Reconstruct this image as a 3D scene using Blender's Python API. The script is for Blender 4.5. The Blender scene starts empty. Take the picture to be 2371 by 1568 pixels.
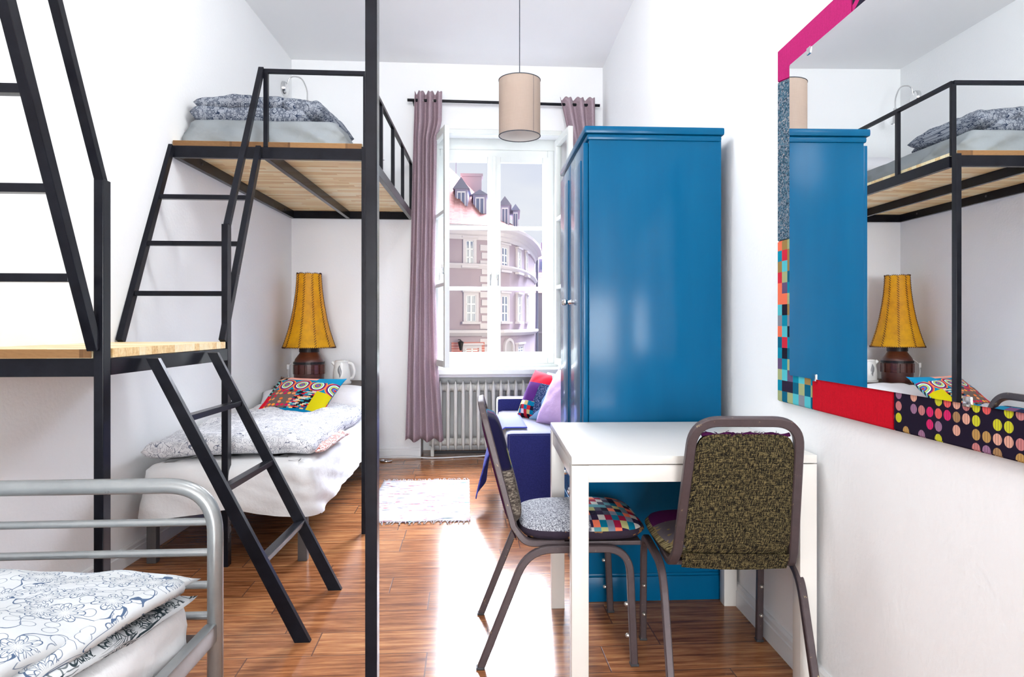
import bpy, bmesh, math, random
from mathutils import Vector, Matrix, noise
from math import sin, cos, pi, atan2, sqrt, radians, floor
random.seed(7)
C = bpy.context.scene.collection
SC = bpy.context.scene
# ------------------------------------------------------------------ camera
FPX, H = 1540.0, 1.134
PHI = math.atan(105 / FPX)
cd = bpy.data.cameras.new('camera'); cam = bpy.data.objects.new('camera', cd); C.objects.link(cam)
cam.location = (0, 0, H); cam.rotation_euler = (pi / 2, 0, -PHI)
cd.sensor_width = 36; cd.lens = FPX / 2371 * 36; cd.shift_y = -29 / 2371; cd.clip_start = .05; cd.clip_end = 500
SC.camera = cam
SC.view_settings.view_transform = 'Standard'; SC.view_settings.look = 'None'
SC.view_settings.exposure = 0.2; SC.view_settings.gamma = 1; SC.view_settings.use_curve_mapping = False
SKY, GLOW, FILL, REAR = .84, 120.0, 100.0, 420.0
# ------------------------------------------------------------------ node maths
class G:
    def __init__(s, tree): s.t = tree; s.n = tree.nodes; s.l = tree.links
    def put(s, sock, v):
        if isinstance(v, S): s.l.new(v.s, sock)
        elif isinstance(v, bpy.types.NodeSocket): s.l.new(v, sock)
        elif isinstance(v, (tuple, list)):
            v = tuple(v)
            if sock.type == 'RGBA' and len(v) == 3: v = v + (1,)
            sock.default_value = v
        else:
            sock.default_value = (v, v, v) if sock.type == 'VECTOR' else v
    def m(s, op, a, b=0.0, c=0.0):
        n = s.n.new('ShaderNodeMath'); n.operation = op
        s.put(n.inputs[0], a); s.put(n.inputs[1], b); s.put(n.inputs[2], c)
        return S(s, n.outputs[0])
    def co(s, which='Object'):
        n = s.n.new('ShaderNodeTexCoord'); return n.outputs[which]
    def sep(s, v):
        n = s.n.new('ShaderNodeSeparateXYZ'); s.put(n.inputs[0], v); return [S(s, o) for o in n.outputs]
    def comb(s, x, y, z=0.0):
        n = s.n.new('ShaderNodeCombineXYZ'); s.put(n.inputs[0], x); s.put(n.inputs[1], y); s.put(n.inputs[2], z); return n.outputs[0]
    def noise(s, v, scale=5, detail=3, rough=.5):
        n = s.n.new('ShaderNodeTexNoise'); s.put(n.inputs['Vector'], v); n.inputs['Scale'].default_value = scale
        n.inputs['Detail'].default_value = detail; n.inputs['Roughness'].default_value = rough
        return S(s, n.outputs[0])
    def white(s, v):
        n = s.n.new('ShaderNodeTexWhiteNoise'); n.noise_dimensions = '3D'; s.put(n.inputs['Vector'], v); return S(s, n.outputs['Value'])
    def vor(s, v):
        n = s.n.new('ShaderNodeTexVoronoi'); n.voronoi_dimensions = '2D'; n.inputs['Scale'].default_value = 1
        s.put(n.inputs['Vector'], v); return S(s, n.outputs['Distance']), n.outputs['Color'], n.outputs['Position']
    def ramp(s, f, stops, interp='LINEAR'):
        n = s.n.new('ShaderNodeValToRGB'); r = n.color_ramp; r.interpolation = interp
        while len(r.elements) < len(stops): r.elements.new(.5)
        for e, (p, c) in zip(r.elements, stops): e.position = p; e.color = (c[0], c[1], c[2], 1)
        s.put(n.inputs[0], f); return n.outputs[0]
    def pick(s, f, cols):
        return s.ramp(f, [(i / len(cols), c) for i, c in enumerate(cols)], 'CONSTANT')
    def mix(s, f, a, b):
        n = s.n.new('ShaderNodeMix'); n.data_type = 'RGBA'
        s.put(n.inputs[0], f); s.put(n.inputs[6], a); s.put(n.inputs[7], b); return n.outputs[2]
    def bump(s, h, strength=.3, dist=.01):
        n = s.n.new('ShaderNodeBump'); n.inputs['Strength'].default_value = strength; n.inputs['Distance'].default_value = dist
        s.put(n.inputs['Height'], h); return n.outputs[0]
class S:
    def __init__(s, g, sock): s.g = g; s.s = sock
    def __add__(s, o): return s.g.m('ADD', s, o)
    __radd__ = __add__
    def __sub__(s, o): return s.g.m('SUBTRACT', s, o)
    def __rsub__(s, o): return s.g.m('SUBTRACT', o, s)
    def __mul__(s, o): return s.g.m('MULTIPLY', s, o)
    __rmul__ = __mul__
    def __truediv__(s, o): return s.g.m('DIVIDE', s, o)
    def __lt__(s, o): return s.g.m('LESS_THAN', s, o)
    def __gt__(s, o): return s.g.m('GREATER_THAN', s, o)
    def __neg__(s): return s * -1.0
    def fr(s): return s.g.m('FRACT', s)
    def fl(s): return s.g.m('FLOOR', s)
    def ab(s): return s.g.m('ABSOLUTE', s)
    def sq(s): return s * s
    def rt(s): return s.g.m('SQRT', s)
    def sn(s): return s.g.m('SINE', s)
    def mn(s, o): return s.g.m('MINIMUM', s, o)
    def mx(s, o): return s.g.m('MAXIMUM', s, o)
    def cl(s):
        n = s.g.n.new('ShaderNodeClamp'); s.g.put(n.inputs[0], s); return S(s.g, n.outputs[0])
def srgb(r, g, b):
    f = lambda c: ((c / 255 + .055) / 1.055) ** 2.4 if c > 10 else c / 255 / 12.92
    return (f(r), f(g), f(b))
def mat(name, fn=None, color=(.8, .8, .8), rough=.5, metal=0.0, spec=.5, coat=0.0):
    m = bpy.data.materials.new(name); m.use_nodes = True
    g = G(m.node_tree); b = g.n['Principled BSDF']
    b.inputs['Base Color'].default_value = tuple(color) + (1,)
    b.inputs['Roughness'].default_value = rough; b.inputs['Metallic'].default_value = metal
    b.inputs['Specular IOR Level'].default_value = spec; b.inputs['Coat Weight'].default_value = coat
    if fn:
        r = fn(g)
        if not isinstance(r, dict): r = {'Base Color': r}
        for k, v in r.items(): g.put(b.inputs[k], v)
    return m
def translucent(m, col, fac):
    """thin cloth: some of the light passes through"""
    g = G(m.node_tree); b = g.n['Principled BSDF']; o = g.n['Material Output']
    t = g.n.new('ShaderNodeBsdfTranslucent'); g.put(t.inputs[0], col)
    x = g.n.new('ShaderNodeMixShader'); x.inputs[0].default_value = fac
    g.l.new(b.outputs[0], x.inputs[1]); g.l.new(t.outputs[0], x.inputs[2]); g.l.new(x.outputs[0], o.inputs[0])
    return m
# ------------------------------------------------------------------ world: pale sky, very bright high up behind the houses
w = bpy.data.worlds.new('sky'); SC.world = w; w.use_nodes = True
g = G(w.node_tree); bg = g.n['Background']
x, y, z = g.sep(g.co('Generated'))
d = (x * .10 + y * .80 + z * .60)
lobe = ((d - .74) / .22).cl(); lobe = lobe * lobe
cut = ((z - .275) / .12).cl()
cl_ = g.noise(g.comb(x * 2, y * 2, z * 6), 2.2, 5)
col = g.mix((cl_ * 1.6 - .4).cl(), srgb(222, 228, 250), srgb(250, 251, 255))
bg.inputs['Strength'].default_value = 1
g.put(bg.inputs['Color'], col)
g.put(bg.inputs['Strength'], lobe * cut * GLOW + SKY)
# ------------------------------------------------------------------ added fill lights, all out of view
def area(name, loc, rot, sx, sy, e, col=(1, 1, 1)):
    l = bpy.data.lights.new(name, 'AREA'); l.shape = 'RECTANGLE'; l.size = sx; l.size_y = sy; l.energy = e; l.color = col
    o = bpy.data.objects.new(name, l); C.objects.link(o); o.location = loc; o.rotation_euler = rot; return o
def point_light(name, loc, r, e, col=(1, 1, 1)):
    l = bpy.data.lights.new(name, 'POINT'); l.shadow_soft_size = r; l.energy = e; l.color = col
    o = bpy.data.objects.new(name, l); C.objects.link(o); o.location = loc; return o
area('rear_fill_light', (.15, -6.3, 1.35), (pi / 2, 0, 0), 2.0, 1.7, REAR, (.93, .97, 1))  # added soft fill far behind the viewer, no window modelled there
point_light('bunk_fill_light', (-.35, .8, 2.80), .25, FILL * .34, (.93, .97, 1))  # added fill above the front loft, brightens ceiling and walls, no fixture
point_light('ceiling_fill_light', (.0, 2.7, 3.02), .22, FILL * .46, (.95, .98, 1))  # added fill high over the room for the back wall, no fixture
# ------------------------------------------------------------------ mesh helpers
MW = {}                                                # python-side world matrices of roots
def wm(o):
    m = Matrix()
    while o is not None:
        m = MW.get(o.name, Matrix()) @ m; o = o.parent
    return m
def tag(o, label=None, cat=None, group=None, kind=None):
    if label: o['label'] = label
    if cat: o['category'] = cat
    if group: o['group'] = group
    if kind: o['kind'] = kind
    return o
def thing(name, label, cat, loc=(0, 0, 0), rz=0, group=None):
    o = bpy.data.objects.new(name, None); C.objects.link(o); o.empty_display_size = .1
    o.location = loc; o.rotation_euler = (0, 0, rz)
    MW[o.name] = Matrix.Translation(loc) @ Matrix.Rotation(rz, 4, 'Z')
    return tag(o, label, cat, group)
def struct(name, label=None):
    o = bpy.data.objects.new(name, None); C.objects.link(o); MW[o.name] = Matrix(); return tag(o, label, kind='structure')
def copy_tree(o, parent=None):
    c = o.copy(); C.objects.link(c); c.parent = parent
    for ch in list(o.children): copy_tree(ch, c)
    return c
def V3(*a): return Vector(a)
class MB:
    def __init__(s): s.b = bmesh.new(); s.uv = s.b.loops.layers.uv.new('UVMap')
    def box(s, x0, x1, y0, y1, z0, z1, bev=0, M=None):
        b2 = bmesh.new()
        vs = [b2.verts.new((x, y, z)) for x in (x0, x1) for y in (y0, y1) for z in (z0, z1)]
        for f in ((0, 1, 3, 2), (4, 6, 7, 5), (0, 4, 5, 1), (2, 3, 7, 6), (0, 2, 6, 4), (1, 5, 7, 3)): b2.faces.new([vs[i] for i in f])
        if bev: bmesh.ops.bevel(b2, geom=b2.edges[:], offset=bev, segments=2, profile=.6, affect='EDGES')
        s.add(b2, M); return s
    def add(s, b2, M=None):
        if M is not None: b2.transform(M)
        me = bpy.data.meshes.new('t'); b2.to_mesh(me); b2.free(); s.b.from_mesh(me); bpy.data.meshes.remove(me)
    def bar(s, p0, p1, w, h, up=(0, 0, 1), bev=.002):
        """rectangular bar p0->p1; w across, h along up"""
        p0, p1 = Vector(p0), Vector(p1); d = p1 - p0; L = d.length; d.normalize()
        up = Vector(up); sx = d.cross(up).normalized(); up = sx.cross(d)
        M = Matrix((sx, d, up)).transposed().to_4x4(); M.translation = p0
        return s.box(-w / 2, w / 2, 0, L, -h / 2, h / 2, min(bev, w / 3, h / 3), M)
    def sweep(s, path, sec, side=None, cap=True, closed=False):
        path = [Vector(p) for p in path]; n = len(path); rings = []; prev = None
        for i, p in enumerate(path):
            if closed: t = path[(i + 1) % n] - path[i - 1]
            else: t = path[min(i + 1, n - 1)] - path[max(i - 1, 0)]
            t.normalize()
            if side is not None: a = Vector(side).normalized()
            else:
                if prev is None: prev = Vector((0, 0, 1)) if abs(t.z) < .9 else Vector((1, 0, 0))
                a = (prev - t * prev.dot(t)).normalized(); prev = a
            b = t.cross(a).normalized()
            k = 1.0
            if side is not None and 0 < i < n - 1:
                d0 = (path[i] - path[i - 1]).normalized(); c = max(.5, d0.dot(t)); k = 1 / c
            rings.append([s.b.verts.new(p + a * u + b * v * k) for u, v in sec])
        m = len(sec); L = n if closed else n - 1
        for i in range(L):
            r0, r1 = rings[i], rings[(i + 1) % n]
            for j in range(m): s.b.faces.new((r0[j], r0[(j + 1) % m], r1[(j + 1) % m], r1[j]))
        if cap and not closed: s.b.faces.new(rings[0][::-1]); s.b.faces.new(rings[-1])
        return s
    def tube(s, path, r, seg=12, side=None, closed=False):
        return s.sweep(path, [(r * cos(2 * pi * i / seg), r * sin(2 * pi * i / seg)) for i in range(seg)], side, closed=closed)
    def lathe(s, prof, seg=40, c=(0, 0, 0), M=None):
        b2 = bmesh.new(); rings = []
        for r, z in prof:
            if r < 1e-5: rings.append([b2.verts.new((0, 0, z))])
            else: rings.append([b2.verts.new((r * cos(2 * pi * i / seg), r * sin(2 * pi * i / seg), z)) for i in range(seg)])
        for a, b in zip(rings, rings[1:]):
            for i in range(seg):
                j = (i + 1) % seg
                q = [a[0]] if len(a) == 1 else [a[i], a[j]]
                q += [b[0]] if len(b) == 1 else [b[j], b[i]]
                if len(q) > 2: b2.faces.new(q)
        bmesh.ops.translate(b2, verts=b2.verts, vec=c); s.add(b2, M); return s
    def grid(s, nu, nv, fn, close_u=False):
        vs = [[s.b.verts.new(fn(i / nu, j / nv)) for j in range(nv + 1)] for i in range(nu + (0 if close_u else 1))]
        for i in range(nu):
            for j in range(nv):
                i2 = (i + 1) % len(vs)
                f = s.b.faces.new((vs[i][j], vs[i2][j], vs[i2][j + 1], vs[i][j + 1]))
                for lp, (a, c) in zip(f.loops, ((i, j), (i + 1, j), (i + 1, j + 1), (i, j + 1))): lp[s.uv].uv = (a / nu, c / nv)
        return vs
    def poly(s, pts, t):
        """flat polygon pts extruded by the vector t"""
        a = [s.b.verts.new(p) for p in pts]; b = [s.b.verts.new(Vector(p) + Vector(t)) for p in pts]; n = len(a)
        s.b.faces.new(a[::-1]); s.b.faces.new(b)
        for i in range(n): s.b.faces.new((a[i], a[(i + 1) % n], b[(i + 1) % n], b[i]))
        return s
    def build(s, name, m, parent=None, smooth=False, merge=True, fix=True):
        if merge: bmesh.ops.remove_doubles(s.b, verts=s.b.verts, dist=1e-5)
        if fix: bmesh.ops.recalc_face_normals(s.b, faces=s.b.faces)
        if parent is not None: s.b.transform(wm(parent).inverted())
        me = bpy.data.meshes.new(name); s.b.to_mesh(me); s.b.free()
        if smooth:
            for p in me.polygons: p.use_smooth = True
            if smooth != 'all':
                try: me.set_sharp_from_angle(angle=radians(40))
                except Exception: pass
        me.materials.append(m); o = bpy.data.objects.new(name, me); C.objects.link(o); o.parent = parent
        MW[o.name] = Matrix(); return o
def fillet(P, r, n=6):
    P = [Vector(p) for p in P]; out = [P[0]]
    for i in range(1, len(P) - 1):
        a, b, c = P[i - 1], P[i], P[i + 1]; u = (a - b); v = (c - b); k = min(r, u.length * .49, v.length * .49)
        p0 = b + u.normalized() * k; p2 = b + v.normalized() * k
        for j in range(n + 1):
            t = j / n; out.append(p0 * (1 - t) ** 2 + b * 2 * t * (1 - t) + p2 * t * t)
    out.append(P[-1]); return out
def rect(w, h, r=.003):
    a, b = w / 2, h / 2
    return [(-a + r, -b), (a - r, -b), (a, -b + r), (a, b - r), (a - r, b), (-a + r, b), (-a, b - r), (-a, -b + r)]
def nz(p, s=1.0): return noise.noise(Vector(p) * s)
def slab(mb, quad, zc, t, amp=.01, fr=5, p=5, n=36, edge=.02, seed=0, tilt=None):
    """soft closed cloth slab over the quad (4 xy corners, counter-clockwise)"""
    q = [Vector((a[0], a[1])) for a in quad]
    def pos(u, v, sg):
        uu, vv = 2 * u - 1, 2 * v - 1
        a = q[0] * (1 - u) * (1 - v) + q[1] * u * (1 - v) + q[2] * u * v + q[3] * (1 - u) * v
        c = (q[0] + q[1] + q[2] + q[3]) / 4
        e = max(abs(uu), abs(vv)); k = 1 + edge * nz((uu * 2 + seed, vv * 2, seed)) * e
        a = c + (a - c) * k
        th = t / 2 * (max(0, 1 - abs(uu) ** p) * max(0, 1 - abs(vv) ** p)) ** .5
        z0 = zc(a.x, a.y) if callable(zc) else zc
        wv = amp * (nz((a.x * fr + seed, a.y * fr, seed * 3)) + .5 * nz((a.x * fr * 2.3, a.y * fr * 2.3 + seed, 5)))
        wv2 = wv * (1 if sg > 0 else .25)
        wv2 += amp * .8 * (1 - abs(nz((a.x * fr * .7 + 7, a.y * fr * 1.6 + seed, 2)) * 3)) * (th / t) if sg > 0 else 0
        return Vector((a.x, a.y, z0 + sg * th + wv2 + nz((uu * 3, vv * 3, seed + 9)) * amp * .5 * e))
    mb.grid(n, n, lambda u, v: pos(u, v, 1)); 
    mb.grid(n, n, lambda u, v: pos(u, v, -1) if 0 < u < 1 and 0 < v < 1 else pos(u, v, 1))
    return mb
def pillow(mb, w, h, t, M, n=26, conc=.07, p=3, amp=.006, seed=0):
    def pos(u, v, sg):
        a, b = 2 * u - 1, 2 * v - 1
        x = w / 2 * a * (1 - conc * (1 - b * b) * abs(a)); y = h / 2 * b * (1 - conc * (1 - a * a) * abs(b))
        th = t / 2 * (max(0, 1 - abs(a) ** p) * max(0, 1 - abs(b) ** p)) ** .55
        return M @ Vector((x, y, sg * th + amp * nz((a * 3 + seed, b * 3, sg + seed)) * (th / t * 2)))
    mb.grid(n, n, lambda u, v: pos(u, v, 1)); mb.grid(n, n, lambda u, v: pos(1 - u, v, -1))
    return mb
def lean(loc, rz, tilt, roll=0):
    return Matrix.Translation(loc) @ Matrix.Rotation(rz, 4, 'Z') @ Matrix.Rotation(roll, 4, 'Y') @ Matrix.Rotation(tilt, 4, 'X')
def sheet(mb, x0, x1, y0, y1, zt, hem, r=.06, slope=.05, flare=0.0, n=220, wr=.006, yo=0):
    """fitted sheet over a mattress: soft top edge, creased sides, wavy hem; sides run parallel to the left wall"""
    P = []
    c = [(x0 + r, y0 + r, pi, 1.5 * pi), (x1 - r, y0 + r, 1.5 * pi, 2 * pi), (x1 - r, y1 - r, 0, .5 * pi), (x0 + r, y1 - r, .5 * pi, pi)]
    for cx, cy, a0, a1 in c:
        for k in range(9):
            a = a0 + (a1 - a0) * k / 8; P.append((Vector((cx + r * cos(a), cy + r * sin(a))), Vector((cos(a), sin(a)))))
    Q = []; tot = 0
    for i in range(len(P)):
        a, b = P[i], P[(i + 1) % len(P)]; L = (b[0] - a[0]).length; m = max(1, int(L / .02))
        for k in range(m): Q.append((a[0].lerp(b[0], k / m), a[1].lerp(b[1], k / m)))
    N = len(Q)
    prof = [(-.30, 0), (-.12, .0), (-.05, -.004), (-.022, -.014), (-.006, -.032), (0, -.06)] + [(0, None)] * 9
    rings = []
    for i, (p, nn) in enumerate(Q):
        s_ = i * .02; hm = hem(p.x, p.y); ring = []
        for j, (o, dz) in enumerate(prof):
            if dz is None: t = (j - 5) / 9; z = zt - .06 + (hm - zt + .06) * t; off = flare * t
            else: z = zt + dz; off = o; t = 0
            crease = wr * (1 - abs(nz((s_ * 4 + z * 9, z * 5, 3))) * 3.0) * .8 + wr * .45 * nz((s_ * 13 - z * 18, z * 6, 1)) 
            cxm, cym = (x0 + x1) / 2, (y0 + y1) / 2
            q = p + nn * (off + (crease if j > 3 else 0))
            if j == 0: q = Vector((cxm + (p.x - cxm) * .55, cym + (p.y - cym) * .8))
            z += .006 * nz((q.x * 7, q.y * 7, 2)) if j < 4 else 0
            ring.append(mb.b.verts.new((q.x + slope * (q.y - yo), q.y, z)))
        rings.append(ring)
    for i in range(N):
        a, b = rings[i], rings[(i + 1) % N]
        for j in range(len(prof) - 1): mb.b.faces.new((a[j], b[j], b[j + 1], a[j + 1]))
    mb.b.faces.new([r_[0] for r_ in rings])
    return mb
def at(px, py, D):
    lat = (px - 1185.5) / FPX * D
    return Vector((D * sin(PHI) + lat * cos(PHI), D * cos(PHI) - lat * sin(PHI), H + (755 - py) / FPX * D))
# ------------------------------------------------------------------ materials
def f_wall(g):
    c = g.co(); n = g.noise(c, 1.3, 3)
    return {'Base Color': g.mix(n, (.885, .895, .905), (.915, .92, .925)), 'Normal': g.bump(g.noise(c, 60, 4), .12, .01)}
M_WALL = mat('white_plaster', f_wall, rough=.75, spec=.25)
M_CEIL = mat('white_ceiling', lambda g: {'Base Color': g.mix(g.noise(g.co(), 2), (.92, .925, .93), (.94, .94, .945))}, rough=.85, spec=.2)
M_TRIM = mat('white_trim_paint', lambda g: g.mix(g.noise(g.co(), 9), (.76, .765, .77), (.82, .82, .82)), rough=.35)
def f_floor(g):
    x, y, z = g.sep(g.co()); pit, ln = .1755, .61
    r = ((y - 2.325) / pit); row = r.fl(); off = g.white(g.comb(row, 3.0, 1.0))
    cx = x / ln + off; col = cx.fl(); rid = g.white(g.comb(row, col, 5.0))
    ex = (cx.fr() - .5).ab(); ey = (r.fr() - .5).ab()
    grout = (ex > .5 - .0035).mx(ey > .5 - .0115)
    g1 = g.noise(g.comb(x * 1.6 + rid * 40, y * 22 + rid * 9, 0.0), 2.2, 6, .62)
    g2 = g.noise(g.comb(x * 5 + rid * 11, y * 90, 1.0), 2.0, 4, .6)
    gg = g1 * .75 + g2 * .35 + rid * .10 - .04
    c = g.ramp(gg, [(.28, srgb(66, 36, 22)), (.44, srgb(112, 66, 40)), (.56, srgb(150, 96, 60)), (.72, srgb(190, 134, 88))])
    c = g.mix(grout, c, srgb(92, 62, 48))
    return {'Base Color': c, 'Roughness': g.noise(g.comb(x * 3, y * 20, 0.0), 3, 3) * .10 + .13, 'Normal': g.bump((gg * .25 - grout), .25, .004)}
M_FLOOR = mat('wood_look_floor', f_floor, spec=.24)
def f_steel(g):
    c = g.co(); n = g.noise(c, 14, 5, .65)
    return {'Base Color': g.mix((n * 2.2 - .7).cl(), (.004, .004, .007), (.009, .010, .015)), 'Roughness': n * .2 + .45, 'Coat Weight': 1.0, 'Coat IOR': 1.2, 'Coat Roughness': n * .15 + .12}
M_STEEL = mat('black_steel', f_steel, spec=.05)
def f_block(g):
    x, y, z = g.sep(g.co()); r = y / .043; row = r.fl(); off = g.white(g.comb(row, 1.0, 4.0)); cx = x / .34 + off * 3.0
    rid = g.white(g.comb(row, cx.fl(), 2.0)); gr = g.noise(g.comb(x * 3 + rid * 20, y * 55 + rid * 7, z * 55), 1.5, 5, .6)
    t = rid * .42 + gr * .75 - .08
    c = g.ramp(t, [(.15, srgb(200, 150, 90)), (.35, srgb(236, 198, 136)), (.55, srgb(252, 228, 176)), (.85, srgb(255, 244, 212))])
    e = ((r.fr() - .5).ab() > .485)
    return {'Base Color': g.mix(e * .35, c, srgb(130, 84, 46))}
M_BLOCK = mat('butcher_block_board', f_block, rough=.45)
def f_end(g):
    x, y, z = g.sep(g.co()); a = (x + y * .05) / .31 + .3; r = g.white(g.comb(a.fl(), 1.0, 1.0)); n = g.noise(g.comb(x * 40 + r * 30, z * 160 + x * 30), 1, 3)
    c = g.mix((r * .6 + n * .5 - .05).cl(), srgb(96, 66, 40), srgb(150, 112, 72)); return {'Base Color': g.mix((a.fr() > .96) * .6, c, srgb(70, 44, 26))}
M_END = mat('brown_end_grain', f_end, rough=.6, spec=.2)
def f_sheetm(g):
    c = g.co(); return {'Base Color': g.mix(g.noise(c, 3, 3), (.70, .70, .71), (.78, .78, .78)), 'Normal': g.bump(g.noise(c, 9, 5, .6), .35, .02)}
M_SHEET = mat('white_cotton_sheet', f_sheetm, rough=.9, spec=.1)
M_GSHEET = mat('grey_cotton_sheet', lambda g: {'Base Color': g.mix(g.noise(g.co(), 3), (.20, .22, .235), (.28, .30, .315)), 'Normal': g.bump(g.noise(g.co(), 10, 5), .4, .02)}, rough=.9, spec=.1)
M_PILLOW = mat('white_pillowcase', lambda g: {'Base Color': (.80, .79, .82), 'Normal': g.bump(g.noise(g.co(), 7, 4), .4, .02)}, rough=.9, spec=.1)
def floral(name, base, ink, sc=9.0, dense=1.0, base2=None):
    def f(g):
        x, y, z = g.sep(g.co()); wx = g.noise(g.comb(x, y, z), 4, 3); wy = g.noise(g.comb(y, x, z + 4), 4, 3)
        geo = g.n.new('ShaderNodeNewGeometry'); nn = g.sep(geo.outputs['Normal']); fl_ = nn[2].ab() > .45
        px = (x + wx * .05) * sc; py = (y * fl_ + (z + 3.3) * (1 - fl_) + wy * .05) * sc
        d, col, pos = g.vor(g.comb(px, py))
        qx, qy, _ = g.sep(pos); dx = px - qx; dy = py - qy
        rnd = g.white(g.comb(qx.fl(), qy.fl(), 1.0))
        ang = g.m('ARCTAN2', dy, dx) + rnd * 6.0
        pet = (ang * 3.5).sn().ab()
        edge = pet * .20 + .22
        l1 = ((d - edge).ab() < .016 * dense)
        l2 = ((d - edge * .62).ab() < .013 * dense)
        vein = ((ang * 10.5).sn().ab() < .30 * dense) * (d < edge) * (d > edge * .25)
        d2, c2, p2 = g.vor(g.comb(px * 2.3 + 5, py * 2.3))
        leaf = ((d2 - .33).ab() < .022 * dense) * (d > edge)
        stem = ((g.noise(g.comb(px, py), .9, 1) - .5).ab() < .006 * dense) * (d > edge)
        ink_f = l1.mx(l2).mx(vein * .8).mx(leaf * .8).mx(stem)
        c = g.mix(ink_f, base, ink)
        return {'Base Color': c, 'Normal': g.bump(g.noise(g.comb(x, y, z), 14, 4), .45, .02)}
    return mat(name, f, rough=.92, spec=.08)
M_FLOR = floral('white_cotton_with_blue_flower_drawing', (.56, .58, .59), srgb(78, 96, 122), 11.5, .9)
M_FLORD = floral('grey_cotton_with_dark_flower_drawing', srgb(140, 145, 154), srgb(46, 56, 76), 20, 2.0)
M_FLORL = floral('pale_cotton_with_grey_flower_drawing', (.74, .74, .76), srgb(112, 116, 132), 16, 1.0)
M_FLORK = floral('white_cotton_with_bold_leaf_drawing', (.62, .65, .67), srgb(52, 66, 72), 13, 2.0)
M_BEDM = mat('silver_grey_enamel', lambda g: {'Base Color': g.mix((g.noise(g.co(), 8, 5, .7) * 2 - .6).cl(), (.25, .265, .27), (.33, .345, .345)), 'Roughness': g.noise(g.co(), 25, 4) * .2 + .22}, metal=.55, spec=.6)
M_GLEG = mat('grey_bed_leg', lambda g: g.mix(g.noise(g.co(), 12), (.055, .05, .052), (.08, .075, .075)), rough=.45)
M_TEAL = mat('teal_blue_paint', lambda g: {'Base Color': g.mix(g.noise(g.comb(*[a * b for a, b in zip(g.sep(g.co()), (6, 6, .7))]), 3, 4), srgb(0, 78, 118), srgb(0, 88, 128)), 'Roughness': g.noise(g.comb(*[a * b for a, b in zip(g.sep(g.co()), (30, 30, 1.2))]), 3, 4) * .15 + .30, 'Coat Weight': 1.0, 'Coat IOR': 1.18, 'Coat Roughness': .16}, spec=.05)
M_WHITE = mat('white_lacquer', lambda g: g.mix(g.noise(g.co(), 5), (.68, .655, .61), (.72, .70, .66)), rough=.22, spec=.5)
def f_chair(g):
    c = g.co(); n = g.noise(c, 30, 5, .7)
    return {'Base Color': g.mix((g.noise(c, 55, 3, .7) * 9 - 5.9).cl(), g.mix(n, srgb(58, 48, 50), srgb(86, 74, 76)), srgb(186, 168, 126)), 'Roughness': n * .3 + .28}
M_CHFR = mat('brown_grey_hammered_metal', f_chair, metal=.15, spec=.4)
def tweed(name, a, b, c3, s=1.0):
    def f(g):
        x, y, z = g.sep(g.co('Object')); u = (x + y * .35) * 560 * s; v = (z + y * .8) * 470 * s
        w1 = g.noise(g.comb(u * .62, v * .16), 1.0, 1); w2 = g.noise(g.comb(u * .12, v * .6), 1.0, 1)
        r = g.noise(g.comb(u * .8, v * .8), 1.0, 1)
        t = w1 * .75 + w2 * .55 + r * .75 - .52
        return {'Base Color': g.ramp(t, [(.34, a), (.48, b), (.60, c3), (.74, tuple(min(1, k * 1.7) for k in c3))]), 'Normal': g.bump(t, .6, .003)}
    return mat(name, f, rough=.95, spec=.1)
M_OLIVE = tweed('olive_tweed', srgb(18, 17, 16), srgb(46, 41, 31), srgb(88, 79, 52))
M_GREYT = tweed('grey_tweed', srgb(66, 66, 78), srgb(140, 142, 152), srgb(198, 200, 206), .8)
M_BROWNT = tweed('brown_grey_tweed', srgb(58, 52, 50), srgb(108, 98, 92), srgb(150, 142, 132))
CHK = [srgb(22, 20, 44), srgb(0, 110, 140), srgb(120, 130, 148), srgb(150, 24, 60), srgb(176, 176, 120), srgb(90, 150, 160), srgb(44, 30, 60), srgb(236, 120, 90), srgb(70, 70, 90), srgb(200, 196, 190)]
def checker(g, u, v, s, ratio=.55):
    a = (u * s).fl(); r = (v * s / ratio).fl(); return g.pick(g.white(g.comb(a, r, 2.0)), CHK)
def f_seat_check(g):
    x, y, z = g.sep(g.co())
    c = checker(g, x, y, 26, .62); dark = g.mix((g.noise(g.co(), 22, 2) > .62), srgb(52, 44, 56), srgb(134, 96, 60))
    fine = g.ramp(g.white(g.comb((x * 330).fl(), (y * 330).fl())), [(0, srgb(70, 72, 84)), (1, srgb(196, 198, 204))])
    c = g.mix(y < .11, c, fine)
    return {'Base Color': g.mix(z < .447, c, dark), 'Normal': g.bump(g.noise(g.co(), 400, 2), .4, .002)}
M_SEATC = mat('patchwork_seat_cloth', f_seat_check, rough=.95, spec=.1)
def f_seat_purple(g):
    x, y, z = g.sep(g.co()); u = (x + y) * 300; v = (z + y) * 300
    tw = g.ramp(g.white(g.comb(u.fl(), v.fl())), [(0, srgb(40, 36, 30)), (.6, srgb(110, 100, 70)), (1, srgb(180, 168, 120))])
    gy = g.mix((g.noise(g.co(), 30, 1) > .6), srgb(98, 92, 98), srgb(140, 120, 84))
    c = g.mix(y > .10, gy, srgb(82, 22, 78))
    return {'Base Color': g.mix(z < .452, c, tw)}
M_SEATP = mat('purple_and_tweed_seat_cloth', f_seat_purple, rough=.95, spec=.1)
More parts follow.
